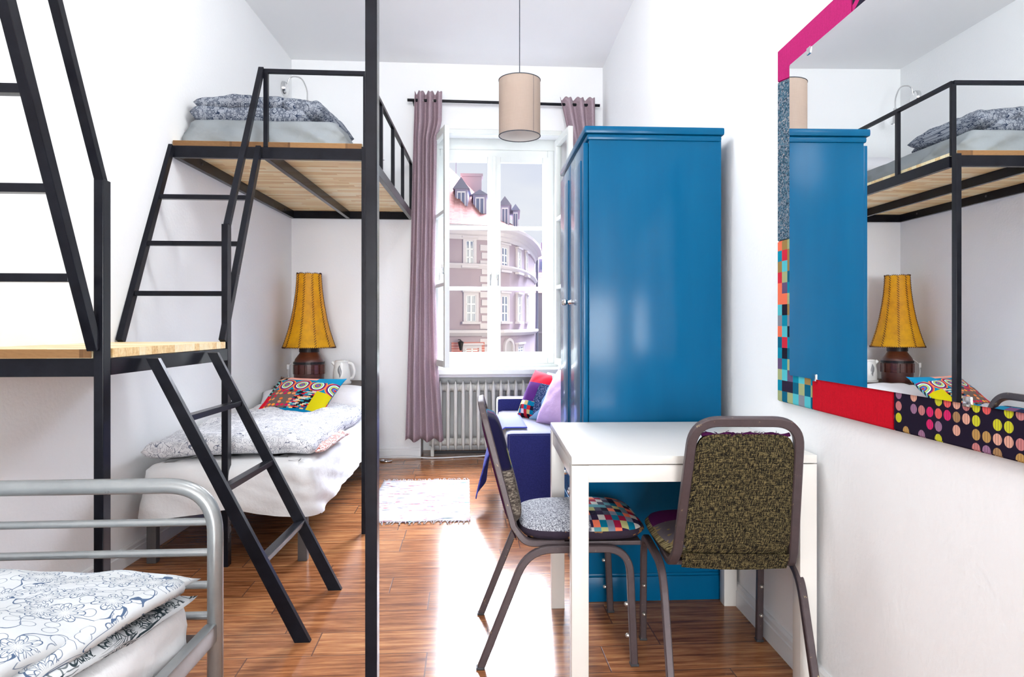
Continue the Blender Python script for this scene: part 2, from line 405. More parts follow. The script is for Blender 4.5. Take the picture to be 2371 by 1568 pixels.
def f_back_check(g):
    x, y, z = g.sep(g.co()); c = g.pick(g.white(g.comb((x * 20).fl(), (z * 17).fl(), 3.0)), [srgb(24, 22, 52), srgb(0, 104, 134), srgb(30, 26, 48), srgb(96, 60, 92), srgb(140, 140, 84), srgb(20, 70, 104), srgb(24, 22, 52), srgb(90, 96, 110)])
    r = g.ramp(g.white(g.comb((x * 300).fl() + (y * 300).fl(), (z * 300).fl())), [(0, srgb(50, 44, 42)), (.6, srgb(104, 94, 86)), (1, srgb(160, 150, 136))])
    return {'Base Color': g.mix(z < .64, c, r)}
M_BACKC = mat('checked_and_tweed_back_cloth', f_back_check, rough=.95, spec=.1)
M_PURPLE = mat('frayed_purple_cloth', color=srgb(66, 20, 62), rough=.95, spec=.1)
M_BOLT = mat('worn_steel_bolt', color=(.45, .43, .40), rough=.35, metal=.8)
M_RUB = mat('dark_rubber', color=(.03, .03, .035), rough=.6)
M_MIRROR = mat('mirror_glass', color=(.93, .95, .95), rough=.0, metal=1.0)
M_CHROME = mat('chrome', color=(.75, .75, .75), rough=.15, metal=1.0)
def f_weave(base, sc=300):
    def f(g):
        x, y, z = g.sep(g.co()); r = g.white(g.comb(((x + y) * sc).fl(), (z * sc).fl())); l = g.noise(g.comb((x + y) * 260, z * 14), 1, 2)
        k = r * .25 + l * .5
        return {'Base Color': g.mix(k, tuple(c * .7 for c in base), tuple(min(1, c * 1.25) for c in base)), 'Normal': g.bump(k, .5, .002)}
    return f
M_MAG = mat('magenta_ribbed_cloth', f_weave(srgb(176, 28, 104)), rough=.9, spec=.15)
M_RED = mat('red_cloth', f_weave(srgb(198, 8, 34)), rough=.9, spec=.15)
M_BGREY = mat('blue_grey_tweed', lambda g: (lambda x, y, z: g.ramp(g.white(g.comb(((x + y) * 170).fl(), (z * 250).fl())) * .6 + g.noise(g.co(), 60, 3) * .4, [(.2, srgb(30, 50, 66)), (.5, srgb(70, 104, 122)), (.75, srgb(126, 128, 136)), (.9, srgb(190, 180, 170))]))(*g.sep(g.co())), rough=.95, spec=.1)
M_SQ = mat('multicoloured_square_cloth', lambda g: (lambda x, y, z: {'Base Color': g.pick(g.white(g.comb(((y + .004) / .040).fl(), (z / .0368).fl(), 9.0)), [srgb(26, 22, 38), srgb(0, 130, 156), srgb(128, 132, 142), srgb(150, 120, 70), srgb(0, 92, 120), srgb(230, 110, 80), srgb(158, 166, 120), srgb(40, 30, 52), srgb(80, 180, 190), srgb(200, 40, 60), srgb(96, 78, 110)])})(*g.sep(g.co())), rough=.9, spec=.15)
def f_dots(g):
    x, y, z = g.sep(g.co()); p = .0285
    a = y / p; b = z / p + .3; r = g.white(g.comb(a.fl(), b.fl(), 4.0)); r2 = g.white(g.comb(a.fl(), b.fl(), 8.0))
    dd = ((a.fr() - .5).sq() + (b.fr() - .5).sq()).rt()
    on = (dd < .41) * (r < .55)
    c = g.pick(r2, [srgb(190, 120, 120), srgb(160, 124, 84), srgb(196, 196, 40), srgb(206, 30, 100), srgb(150, 110, 140), srgb(214, 160, 140), srgb(178, 140, 80), srgb(220, 90, 90)])
    st = ((y * 900).sn() > .45) * .45
    return {'Base Color': g.mix(on, srgb(26, 18, 38), g.mix(st, c, srgb(90, 60, 60)))}
M_DOTS = mat('black_cloth_with_coloured_dots', f_dots, rough=.9, spec=.15)
def f_orn(g):
    x, y, z = g.sep(g.co()); a = y / .16; b = z / .16; dd = ((a.fr() - .5).sq() + ((b.fr() - .5) * 1.2).sq()).rt()
    return {'Base Color': g.pick(dd * 1.3, [srgb(230, 180, 60), srgb(28, 22, 40), srgb(0, 140, 150), srgb(28, 22, 40), srgb(176, 28, 104), srgb(28, 22, 40)])}
M_ORN = mat('black_cloth_with_ring_ornament', f_orn, rough=.9, spec=.15)
def f_cush(g):
    u, v, _ = g.sep(g.co('UV'))
    # dotted brown patch, checker patch, rings, plain patches
    p = .066; a = u / p; b = v / (p * .85); r = g.white(g.comb(a.fl(), b.fl(), 1.0)); r2 = g.white(g.comb(a.fl(), b.fl(), 2.0))
    dd = ((a.fr() - .5).sq() + (b.fr() - .5).sq()).rt()
    dots = g.mix((dd < .40) * (r < .72), srgb(112, 96, 88), g.pick(r2, [srgb(214, 40, 70), srgb(240, 120, 50), srgb(230, 150, 100), srgb(200, 20, 90), srgb(250, 150, 60), srgb(60, 40, 50)]))
    row = (v * 44).fl(); sh = g.m('MODULO', row, 2.0) * .5
    chk = g.pick(g.white(g.comb((u * 19 + sh).fl(), row, 6.0)), [srgb(24, 22, 30), srgb(200, 20, 40), srgb(60, 160, 170), srgb(240, 190, 120), srgb(24, 22, 30), srgb(40, 90, 130), srgb(220, 110, 80), srgb(200, 200, 190)])
    ra = (u - .17) / .235; rd = (((ra.fr() - .5) * 1.0).sq() + ((v - .725) / .235).sq()).rt() + ((v - .725).ab() * -.25)
    ring = g.pick(rd * 1.75, [srgb(220, 40, 40), srgb(60, 130, 190), srgb(120, 40, 130), srgb(210, 214, 80), srgb(120, 190, 170), srgb(240, 240, 220), srgb(40, 40, 110), srgb(176, 40, 90), srgb(250, 140, 60), srgb(0, 130, 170)])
    c = g.mix(u > .52, dots, chk)
    c = g.mix(u > .80, c, srgb(206, 192, 16))
    c = g.mix((v < .50) * (u < .15), c, srgb(220, 14, 40))
    c = g.mix((v > .50) * (u < .12), c, g.mix(((u * 60 + v * 90).sn() > .2), srgb(36, 36, 44), srgb(120, 190, 190)))
    c = g.mix((v > .61) * (u > .12), c, ring)
    c = g.mix((v > .87) * (u > .14), c, srgb(236, 168, 150))
    c = g.mix((v > .80) * (u > .66) * (v - u * .2 > .64), c, srgb(20, 140, 184))
    c = g.mix((v > .86) * (u < .2), c, g.mix((g.noise(g.comb(u, v), 22, 2) > .55), srgb(24, 22, 30), srgb(210, 170, 140)))
    c = g.mix((v < .25) * (u > .12), c, srgb(0, 122, 168))
    return {'Base Color': c, 'Normal': g.bump(g.noise(g.comb(u * 40, v * 40), 1, 3), .25, .003)}
M_CUSH = mat('patchwork_cushion_cloth', f_cush, rough=.9, spec=.12)
def f_cush2(g):
    u, v, _ = g.sep(g.co('UV'))
    den = g.ramp(g.white(g.comb((u * 90).fl(), (v * 90).fl())), [(0, srgb(24, 40, 76)), (.7, srgb(52, 74, 116)), (1, srgb(150, 160, 190))])
    c = g.mix(u < .55, den, srgb(84, 34, 112))
    c = g.mix((v > .72) * (u < .8), c, srgb(214, 24, 50))
    k = g.pick(g.white(g.comb((u * 10).fl(), (v * 12).fl())), [srgb(24, 22, 44), srgb(210, 190, 120), srgb(200, 40, 50), srgb(0, 120, 150), srgb(240, 220, 200)])
    return {'Base Color': g.mix((v < .34) * (u < .6), c, k)}
M_CUSH2 = mat('purple_and_denim_patchwork', f_cush2, rough=.9, spec=.12)
M_LAV = mat('lavender_cotton', lambda g: {'Base Color': srgb(206, 176, 216), 'Normal': g.bump(g.noise(g.co(), 9, 4), .3, .02)}, rough=.9, spec=.1)
M_LBLUE = mat('pale_blue_cotton', color=srgb(140, 180, 212), rough=.9, spec=.1)
M_NAVY = mat('navy_blue_cloth', lambda g: {'Base Color': g.mix(g.white(g.comb(*[(a * 260).fl() for a in g.sep(g.co())])), srgb(34, 37, 92), srgb(42, 46, 106)), 'Sheen Weight': .9, 'Sheen Roughness': .4}, rough=.9, spec=.15)
M_THROW = mat('blue_corduroy', lambda g: {'Base Color': g.mix(((g.sep(g.co())[1] * 420).sn() > .3), srgb(46, 52, 140), srgb(70, 80, 172))}, rough=.9)
def f_cur(g):
    x, y, z = g.sep(g.co()); r = g.white(g.comb((x * 420).fl(), (z * 420).fl())) * .35 + g.noise(g.comb(x * 200, z * 60), 1, 2) * .65
    return {'Base Color': g.mix(r, srgb(150, 126, 138), srgb(218, 200, 208)), 'Normal': g.bump(r, .3, .002)}
M_CUR = translucent(mat('mauve_linen', f_cur, rough=.95, spec=.08), srgb(214, 184, 192), .30)
def f_lin(g):
    x, y, z = g.sep(g.co()); a = g.noise(g.comb((x + y) * 20, z * 380), 1, 2); b = g.noise(g.comb(x * 330, z * 18, y * 330), 1, 2)
    return {'Base Color': g.mix((a * .5 + b * .5), srgb(92, 84, 80), srgb(184, 172, 166))}
M_LINEN = translucent(mat('brown_linen_shade', f_lin, rough=.95, spec=.05), srgb(236, 220, 206), .6)
M_LINING = translucent(mat('white_shade_lining', color=(.86, .85, .84), rough=.9), (.9, .9, .9), .35)
M_RIM = mat('dark_rim_tape', color=srgb(58, 62, 70), rough=.7)
def f_hide(g):
    c = g.co(); n = g.noise(c, 12, 6, .7); n2 = g.noise(c, 3, 3)
    return {'Base Color': g.mix(((n * 2.6 - 1.1) + n2 * .5 - .2).cl(), srgb(255, 192, 10), srgb(190, 122, 18))}
M_HIDE = translucent(mat('amber_parchment', f_hide, rough=.5), srgb(255, 186, 14), .35)
M_LACE = mat('brown_leather_lace', color=srgb(74, 40, 18), rough=.7)
M_HUB = mat('dark_red_wood', lambda g: {'Base Color': g.mix(g.noise(g.comb(*[a * b for a, b in zip(g.sep(g.co()), (8, 8, 30))]), 3, 5), srgb(40, 14, 14), srgb(104, 48, 34))}, rough=.35, coat=.3)
M_IRON = mat('dark_iron_band', color=srgb(36, 34, 36), rough=.4, metal=.6)
M_PLAST = mat('white_plastic', color=(.80, .79, .76), rough=.25)
M_GREYP = mat('smoky_gauge_plastic', color=(.25, .25, .26), rough=.2)
M_RAD = mat('cream_radiator_enamel', lambda g: g.mix(g.noise(g.co(), 20), (.60, .59, .55), (.70, .69, .65)), rough=.3)
M_WIN = mat('white_window_paint', lambda g: g.mix(g.noise(g.co(), 12), (.74, .77, .73), (.82, .84, .81)), rough=.3)
M_DARKW = mat('dark_shelf_wood', lambda g: g.mix(g.noise(g.co(), 12), srgb(46, 28, 20), srgb(70, 44, 32)), rough=.5)
def f_rug(g):
    x, y, z = g.sep(g.co()); r = (y / .011).fl(); w1 = g.noise(g.comb(x * 5 + g.white(g.comb(r, 1.0)) * 30, r * .37), 1.4, 3)
    c = g.ramp(w1, [(.30, srgb(70, 140, 150)), (.36, srgb(180, 90, 106)), (.40, srgb(196, 192, 196)), (.60, srgb(214, 212, 216)), (.66, srgb(140, 128, 146)), (.72, srgb(50, 90, 96))])
    return {'Base Color': c, 'Normal': g.bump((y * 570).sn() + g.noise(g.co(), 90, 2), .7, .004)}
M_RUG = mat('pale_rag_rug_weave', f_rug, rough=.95, spec=.1)
M_CORD = mat('white_cord', color=(.75, .75, .75), rough=.5)
m = bpy.data.materials.new('clear_window_glass'); m.use_nodes = True; gg = G(m.node_tree); gg.n.remove(gg.n['Principled BSDF'])
tr = gg.n.new('ShaderNodeBsdfTransparent'); tr.inputs[0].default_value = (.97, .98, .98, 1); gg.l.new(tr.outputs[0], gg.n['Material Output'].inputs[0])
M_GLASS = m
# ------------------------------------------------------------------ the room shell
YB, ZC, YF = 5.77, 3.40, -6.6
XL = lambda y: -1.486 - .05 * (YB - y)
XR = lambda y: 1.09 + .028 * (y - 2.17)
WX0, WX1, WZ0, WZ1 = -.32, .83, .75, 2.84        # window opening
def setting(name, mb, m, kind='structure'): return tag(mb.build(name, m), kind=kind)
b = MB(); b.poly([(XL(YF) - .3, YF - .3, -.2), (1.6, YF - .3, -.2), (1.6, YB + .5, -.2), (XL(YB) - .3, YB + .5, -.2)], (0, 0, .2)); setting('floor', b, M_FLOOR)
b = MB(); b.poly([(XL(YF) - .3, YF - .3, ZC), (1.6, YF - .3, ZC), (1.6, YB + .5, ZC), (XL(YB) - .3, YB + .5, ZC)], (0, 0, .2)); setting('ceiling', b, M_CEIL)
b = MB(); b.poly([(XL(YF) - .3, YF, 0), (XL(YF), YF, 0), (XL(YB + .1), YB + .1, 0), (XL(YB) - .3, YB + .1, 0)], (0, 0, ZC)); setting('wall_left', b, M_WALL)
b = MB(); b.poly([(XR(YF), YF, 0), (XR(YF) + .3, YF, 0), (XR(YB) + .3, YB + .1, 0), (XR(YB + .1), YB + .1, 0)], (0, 0, ZC)); setting('wall_right', b, M_WALL)
b = MB(); b.box(XL(YF) - .3, 1.5, YF - .2, YF, 0, ZC); setting('wall_front', b, M_WALL)
b = MB(); yb2 = YB + .46
b.box(XL(YB) - .3, -.394, YB, yb2, 0, WZ0); b.box(XL(YB) - .3, WX0, YB, yb2, WZ0, ZC); b.box(WX1, 1.5, YB, yb2, WZ0, ZC)
b.box(WX0, WX1, YB, yb2, WZ1, ZC); b.box(-.394, 1.5, YB + .34, yb2, 0, WZ0); b.box(1.02, 1.5, YB, YB + .34, 0, WZ0)
b.box(-.394, 1.02, YB, YB + .34, WZ0 - .06, WZ0 - .02); b.box(-.394, WX0, YB, YB + .34, WZ0 - .02, WZ0); b.box(WX1, 1.02, YB, YB + .34, WZ0 - .02, WZ0)
setting('wall_back', b, M_WALL)
def base_prof(): return [(0, 0), (.016, 0), (.016, .062), (.012, .066), (.012, .082), (.006, .092), (0, .092)]
def baseboard(name, p0, p1, nrm):
    b = MB(); n = Vector(nrm); A = []
    for p in (p0, p1): A.append([b.b.verts.new(Vector((p[0], p[1], 0)) + n * u + Vector((0, 0, v))) for u, v in base_prof()])
    k = len(A[0])
    for i in range(k): b.b.faces.new((A[0][i], A[0][(i + 1) % k], A[1][(i + 1) % k], A[1][i]))
    b.b.faces.new(A[0]); b.b.faces.new(A[1][::-1]); setting(name, b, M_TRIM)
baseboard('baseboard_left', (XL(YF), YF), (XL(YB), YB), (1, 0, 0))
baseboard('baseboard_right', (XR(YF), YF), (XR(YB), YB), (-1, 0, 0))
baseboard('baseboard_back', (XL(YB), YB), (-.394, YB), (0, -1, 0))
# ------------------------------------------------------------------ window
win = struct('window_1')
YW = 6.06; wx0, wx1, wz0, wz1 = -.30, .80, .79, 2.74
b = MB()
for a in ((wx0, wx0 + .06, YW, YW + .08, wz0, wz1), (wx1 - .06, wx1, YW, YW + .08, wz0, wz1), (wx0 + .06, wx1 - .06, YW, YW + .08, wz1 - .07, wz1), (wx0 + .06, wx1 - .06, YW, YW + .08, wz0, wz0 + .06)): b.box(*a, bev=.006)
b.box(WX0, wx0, YW, YW + .08, wz0, wz1 + .1); b.box(wx1, WX1, YW, YW + .08, wz0, wz1 + .1); b.box(wx0, wx1, YW, YW + .08, wz1, WZ1); b.box(WX0, WX1, YW, YW + .08, WZ0, wz0)
b.build('window_frame', M_WIN, win)
b = MB(); b.box(WX0, WX1, YB, YW, WZ0 - .02, WZ0 + .012); b.box(WX0 - .03, WX1 + .1, YB - .055, YB + .02, WZ0 - .035, WZ0 + .012, .008); b.build('window_sill', M_WIN, win)
def casement(hinge, ang, wdt, z0, z1, hand, nm='casement'):
    """sash hung at hinge, leaf direction ang, three panes"""
    M = Matrix.Translation((hinge[0], hinge[1], 0)) @ Matrix.Rotation(ang, 4, 'Z'); st = .055
    zs = [z0 + st, z0 + st + (z1 - z0 - 2 * st) * .335, z0 + st + (z1 - z0 - 2 * st) * .655, z1 - st]
    b = MB()
    b.box(0, st, -.02, .02, z0, z1, .005, M); b.box(wdt - st, wdt, -.02, .02, z0, z1, .005, M)
    b.box(st, wdt - st, -.02, .02, z0, z0 + st, .005, M); b.box(st, wdt - st, -.02, .02, z1 - st, z1, .005, M)
    o = b.build(nm, M_WIN, win)
    for zz in zs[1:3]: b = MB(); b.box(st, wdt - st, -.018, .018, zz - .016, zz + .016, .004, M); b.build('glazing_bar', M_WIN, o)
    b = MB(); b.box(st - .003, wdt - st + .003, -.002, .002, z0 + st - .003, z1 - st + .003, 0, M); b.build('pane', M_GLASS, o)
    b = MB(); hx = wdt - .03 if hand else .03
    b.box(hx - .009, hx + .009, -.035, -.02, 1.55, 1.63, .003, M); b.tube([M @ V3(hx, -.03, 1.60), M @ V3(hx, -.055, 1.60), M @ V3(hx, -.058, 1.50)], .006, 8); b.build('window_handle', M_CHROME, o, True)
    return o
mid = (wx0 + wx1) / 2
casement((wx0 + .05, YW + .02), 0, mid - wx0 - .05 - .004, wz0 + .05, wz1 - .06, True)
casement((mid + .004, YW + .02), 0, wx1 - .05 - mid - .004, wz0 + .05, wz1 - .06, False)
b = MB(); b.box(mid - .016, mid + .016, YW - .02, YW - .001, wz0 + .05, wz1 - .06, .005); b.build('meeting_strip', M_WIN, win)
def inner_leaf(h, e):
    d = Vector(e) - Vector(h); casement(h, atan2(d.y, d.x), d.length, .80, 2.745, True, 'inner_casement')
inner_leaf((-.275, 5.775), (-.155, 5.33)); inner_leaf((.785, 5.775), (.835, 5.30))
b = MB()
b.box(WX0 + .001, WX0 + .016, YB - .005, YB + .03, WZ0 + .013, WZ1 - .04, .004); b.box(WX1 - .016, WX1 - .001, YB - .005, YB + .03, WZ0 + .013, WZ1 - .04, .004); b.box(WX0 + .001, WX1 - .001, YB - .005, YB + .03, WZ1 - .04, WZ1 - .001, .004)
b.build('inner_frame', M_WIN, win)
# ------------------------------------------------------------------ houses outside
M_STUC = mat('pale_pink_stucco', lambda g: g.mix(g.noise(g.co(), .6, 4), srgb(156, 140, 156), srgb(170, 158, 170)), rough=.9, spec=.1)
M_STONE = mat('pale_stone_trim', color=srgb(196, 190, 200), rough=.9, spec=.1)
M_TILE = mat('red_roof_tiles', lambda g: (lambda x, y, z: g.mix(((z * 7).fr() < .18), g.mix(g.white(g.comb((x * 3).fl(), (z * 7).fl())), srgb(158, 112, 110), srgb(176, 132, 128)), srgb(126, 86, 84)))(*g.sep(g.co())), rough=.9, spec=.1)
M_OTILE = mat('orange_roof_tiles', lambda g: (lambda x, y, z: g.mix(((z * 4).fr() < .25).mx((x * 2.5).fr() < .3), srgb(234, 138, 104), srgb(250, 206, 190)))(*g.sep(g.co())), rough=.9, spec=.1)
M_WALLC = mat('chimney_render', color=srgb(160, 152, 158), rough=.9)
M_ZINC = mat('grey_zinc_roof', color=srgb(124, 128, 148), rough=.7)
M_DORM = mat('grey_dormer_paint', color=srgb(160, 158, 186), rough=.8)
M_PANE = mat('dark_house_glass', color=srgb(120, 130, 160), rough=.1)
M_WFR = mat('white_house_window', color=srgb(222, 224, 232), rough=.6)
M_BRICK = mat('red_brick', lambda g: (lambda x, y, z: g.mix(((z * 5).fr() < .2), srgb(190, 120, 116), srgb(220, 190, 186)))(*g.sep(g.co())), rough=.9)
M_YEL = mat('yellow_stucco', color=srgb(226, 212, 168), rough=.9)
M_GRYW = mat('grey_stucco', color=srgb(176, 172, 182), rough=.9)
M_PAVE = mat('street_paving', lambda g: g.mix(g.noise(g.co(), .5), srgb(52, 50, 52), srgb(62, 60, 62)), rough=.9)
EAVE = 8.6; GZ = -4.5
K = [(960, 49.0), (1037, 50.0), (1090, 50.6), (1127, 51.1), (1158, 51.8), (1180, 53.0), (1200, 55.0), (1215, 57.6), (1228, 61.5), (1236, 66.0), (1240, 74.0)]
def fac(px):
    px = max(960, min(1240, px))
    for (a, da), (c, dc) in zip(K, K[1:]):
        if a <= px <= c: t = (px - a) / (c - a); return da + (dc - da) * t
def wpt(px, z, off=0.0):
    D = fac(px); p = at(px, 755, D); q = at(px + 2, 755, fac(min(px + 2, 1239.9)) if px < 1238 else D); r_ = at(px - 2, 755, fac(px - 2))
    t = (q - r_); t.z = 0; t.normalize(); n = Vector((t.y, -t.x, 0)); p = p + n * off; p.z = z; return p, t, n
bld = thing('town_house', 'curved pale stucco town house with red dormered roof outside the window', 'building', tuple(at(1100, 755, 56).xy) + (GZ,))
b = MB(); fpts = [at(px, 755, D) for px, D in K]; back = [at(1236, 755, 92), at(960, 755, 80)]
b.poly([(p.x, p.y, GZ) for p in fpts + back], (0, 0, EAVE - GZ)); b.build('wall', M_STUC, bld)
def course(z, prof, m, name, a=962, c=1239):
    b = MB(); rings = []; px = a
    while px <= c:
        p, t, n = wpt(px, z); rings.append([b.b.verts.new(p + n * u + Vector((0, 0, v))) for u, v in prof]); px += 4
    for r0, r1 in zip(rings, rings[1:]):
        for j in range(len(prof)): k = (j + 1) % len(prof); b.b.faces.new((r0[j], r0[k], r1[k], r1[j]))
    b.b.faces.new(rings[0][::-1]); b.b.faces.new(rings[-1]); return b.build(name, m, bld)
course(EAVE, [(-.1, -.9), (.12, -.9), (.2, -.6), (.35, -.5), (.4, -.25), (.75, -.1), (.8, .12), (-.1, .2)], M_STONE, 'eaves_cornice')
course(H + 142 * 50 / FPX, [(-.1, -.25), (.1, -.25), (.28, 0), (.28, .12), (-.1, .2)], M_STONE, 'string_course')
course(H - 16 * 50 / FPX, [(-.1, -.25), (.15, -.25), (.4, 0), (.4, .2), (-.1, .25)], M_STONE, 'string_course')
b = MB(); top = [(960, 330, 56), (1041, 388, 57), (1062, 408, 57.5), (1090, 436, 58), (1127, 474, 58.5), (1158, 503, 59), (1180, 516, 59.5), (1200, 528, 61), (1215, 540, 63.5), (1228, 556, 66.5), (1236, 568, 70)]
lo = [wpt(px, EAVE + .15, .7)[0] for px, _, _ in top[:-1]] + [wpt(1236, EAVE + .15, .7)[0]]
hi = [at(*t_) for t_ in top]; bk = [p + Vector((0, 8, -8)) for p in hi]
for A_, B_ in ((lo, hi), (hi, bk)):
    va = [b.b.verts.new(p) for p in A_]; vb = [b.b.verts.new(p) for p in B_]
    for i in range(len(va) - 1): b.b.faces.new((va[i], va[i + 1], vb[i + 1], vb[i]))
b.build('roof', M_TILE, bld)
def house_window(pa, pb, y0, y1, rows=3):
    pc = (pa + pb) / 2; D = fac(pc); z1, z0 = H + (755 - y0) * D / FPX, H + (755 - y1) * D / FPX
    p, t, n = wpt(pc, 0); q0 = at(pa, 755, fac(pa)); q1 = at(pb, 755, fac(pb)); hw = (q1 - q0).length / 2
    M = Matrix((t, n, Vector((0, 0, 1)))).transposed().to_4x4(); M.translation = p
    b = MB(); e = .22
    for a in ((-hw - e, -hw, -.1, .12, z0 - .1, z1 + e), (hw, hw + e, -.1, .12, z0 - .1, z1 + e), (-hw, hw, -.1, .12, z1, z1 + e), (-hw - e - .15, hw + e + .15, -.1, .3, z0 - .28, z0 - .1)): b.box(*a, M=M)
    b.box(-hw - e - .1, hw + e + .1, -.1, .25, z1 + e, z1 + e + .15, M=M)
    o = b.build('house_window', M_STONE, bld)
    b = MB(); b.box(-hw, hw, -.05, .02, z0 - .1, z1, M=M); b.build('pane', M_PANE, o)
    b = MB(); b.box(-.06, .06, .02, .07, z0 - .1, z1, M=M)
    for s_ in (-1, 1): b.box(s_ * hw - .07, s_ * hw + .07, .02, .07, z0 - .1, z1, M=M)
    for k in range(rows + 1): zz = z0 - .1 + (z1 - z0 + .1) * k / rows; b.box(-hw, hw, .02, .07, zz - .05, zz + .05, M=M)
    b.build('glazing_bars', M_WFR, o)
for a in ((1078, 1096, 558, 612), (1160, 1173, 574, 623), (1197, 1203, 584, 629), (1216, 1219, 592, 635), (1079, 1101, 684, 742), (1160, 1174, 686, 742), (1197, 1204, 688, 742), (1217, 1220, 690, 742)): house_window(*a)
for a in ((1077, 1108, 806, 832), (1197, 1210, 803, 830)): house_window(*a, rows=5)
p, t, n = wpt(1176, 0); M = Matrix((t, n, Vector((0, 0, 1)))).transposed().to_4x4(); M.translation = p
b = MB(); za = H - 50 * 52 / FPX
arc = [(-.62 * cos(pi * k / 14), .05, za + .62 * sin(pi * k / 14)) for k in range(15)]
b.sweep([M @ V3(-.62, .05, GZ)] + [M @ Vector(a) for a in arc] + [M @ V3(.62, .05, GZ)], rect(.3, .22, .01), side=n); o = b.build('arched_doorway', M_STONE, bld)
b = MB(); b.poly([M @ V3(a[0], .01, a[2]) for a in arc] + [M @ V3(.62, .01, GZ), M @ V3(-.62, .01, GZ)], n * .03); b.build('door_leaf', M_GRYW, o)
b = MB()
for k in range(22):
    pq, t, n = wpt(1121, 0); zz = GZ + .6 * k; M = Matrix((t, n, Vector((0, 0, 1)))).transposed().to_4x4(); M.translation = pq
    ww = .35 if k % 2 else .22
    if zz + .45 < EAVE - 1: b.box(-ww, .25, -.1, .07, zz, zz + .45, .02, M)
b.build('corner_stones', M_STONE, bld)
pq, t, n = wpt(1075, 0); M = Matrix((t, n, Vector((0, 0, 1)))).transposed().to_4x4(); M.translation = pq
b = MB(); b.box(-1.0, 1.6, -.1, .04, GZ, H - 38 * 50 / FPX, 0, M); b.build('brick_plinth', M_BRICK, bld)
def dormer(pa, pb, yt, yr, yb, D, m=M_DORM):
    a = at(pa, yr, D); c = at(pb, yr, D); t = (c - a); t.z = 0; w_ = t.length; t.normalize(); n = Vector((t.y, -t.x, 0)); M = Matrix((t, -n, Vector((0, 0, 1)))).transposed().to_4x4(); M.translation = (a.x, a.y, 0)
    z1 = a.z; z0 = H + (755 - yb) * D / FPX; zp = H + (755 - yt) * D / FPX
    b = MB(); b.box(.12, w_ - .12, 0, 5, z0, z1, 0, M); o = b.build('dormer', m, bld)
    b = MB(); b.poly([M @ V3(-.05, -.2, z1), M @ V3(w_ + .05, -.2, z1), M @ V3(w_ / 2, -.2, zp)], M.to_3x3() @ V3(0, 5, 0)); b.build('dormer_roof', M_ZINC, o)
    b = MB(); b.box(w_ * .28, w_ * .72, -.06, .02, z0 + .15 * (z1 - z0), z1 - .12 * (z1 - z0), 0, M); b.build('pane', M_PANE, o)
    b = MB(); b.box(w_ * .47, w_ * .53, -.12, -.05, z0 + .15 * (z1 - z0), z1 - .12 * (z1 - z0), 0, M)
    for k in (.22, .72): b.box(w_ * k, w_ * (k + .06), -.12, -.02, z0 + .15 * (z1 - z0), z1 - .12 * (z1 - z0), 0, M)
    b.box(w_ * .22, w_ * .78, -.12, -.02, z1 - .16 * (z1 - z0), z1 - .10 * (z1 - z0), 0, M); b.build('glazing_bars', M_WFR, o)
dormer(1050, 1086, 411, 438, 492, 53.5); dormer(1092, 1130, 440, 452, 503, 54.5); dormer(1155, 1183, 455, 476, 528, 55.5); dormer(1184, 1203, 473, 488, 533, 58)
b = MB(); a = at(1092, 412, 60); b.box(a.x - .9, a.x + .9, a.y - .6, a.y + .6, a.z - 6, a.z, .05); b.box(a.x - 1, a.x + 1, a.y - .7, a.y + .7, a.z, a.z + .25); b.build('chimney', M_WALLC, bld)
b = MB(); a = at(1056, 360, 60); b.tube([a + V3(0, 0, -6), a], .03, 6); b.tube([a + V3(-.5, 0, -.5), a + V3(.8, 0, -.4)], .02, 6); b.build('aerial', M_ZINC, bld)
b = MB(); pa_, t, n = wpt(1238, 0, .25); b.tube([V3(pa_.x, pa_.y, EAVE), V3(pa_.x, pa_.y, GZ)], .12, 8); b.build('drainpipe', M_ZINC, bld)
far = thing('far_house', 'grey house with orange and pink tiled roofs behind the curved town house', 'building', tuple(at(1260, 755, 84).xy) + (GZ,))
def slabpx(pa, pb, y0, y1, D, dep, name, m, par, back=0):
    a = at(pa, y1, D); c = at(pb, y0, D); b = MB(); t = at(pb, 755, D) - at(pa, 755, D)
    b.poly([at(pa, y1, D), at(pb, y1, D), at(pb, y0, D + back), at(pa, y0, D + back)], Vector((sin(PHI), cos(PHI), 0)) * dep); return b.build(name, m, par)
slabpx(1222, 1330, 676, 905, 78, 5, 'wall', M_GRYW, far); slabpx(1220, 1330, 645, 678, 77.5, .4, 'roof', M_OTILE, far, 4)
slabpx(1222, 1330, 618, 648, 90, 1, 'upper_roof', M_TILE, far, 3); slabpx(1224, 1330, 570, 622, 96, .6, 'ridge_roof', M_TILE, far, 8)
for px in (1232, 1248): 
    o = slabpx(px, px + 12, 600, 628, 88, 2, 'dormer', M_DORM, far); slabpx(px + 3, px + 9, 606, 624, 87.7, .2, 'pane', M_PANE, o)
slabpx(1252, 1261, 562, 585, 94, 1, 'chimney', M_STUC, far); slabpx(1240, 1330, 768, 772, 77.7, .3, 'ledge', M_STONE, far)
yel = thing('yellow_house', 'pale yellow house seen past the right window leaf', 'building', tuple(at(1330, 755, 40).xy) + (GZ,))
slabpx(1268, 1460, 440, 1200, 36, 6, 'wall', M_YEL, yel)
for r_ in range(5):
    for c_ in range(4):
        o = slabpx(1290 + c_ * 34, 1306 + c_ * 34, 470 + r_ * 80, 515 + r_ * 80, 35.85, .3, 'house_window', M_WFR, yel); slabpx(1292 + c_ * 34, 1304 + c_ * 34, 473 + r_ * 80, 512 + r_ * 80, 35.8, .1, 'pane', M_PANE, o)
b = MB(); b.box(-60, 80, YB + .6, 130, GZ - .2, GZ); tag(b.build('ground', M_PAVE), kind='structure')
lt = thing('street_lantern', 'small iron wall lantern on the town house beside the barred window', 'lantern', tuple(wpt(1062, H - 40 * 50 / FPX)[0]))
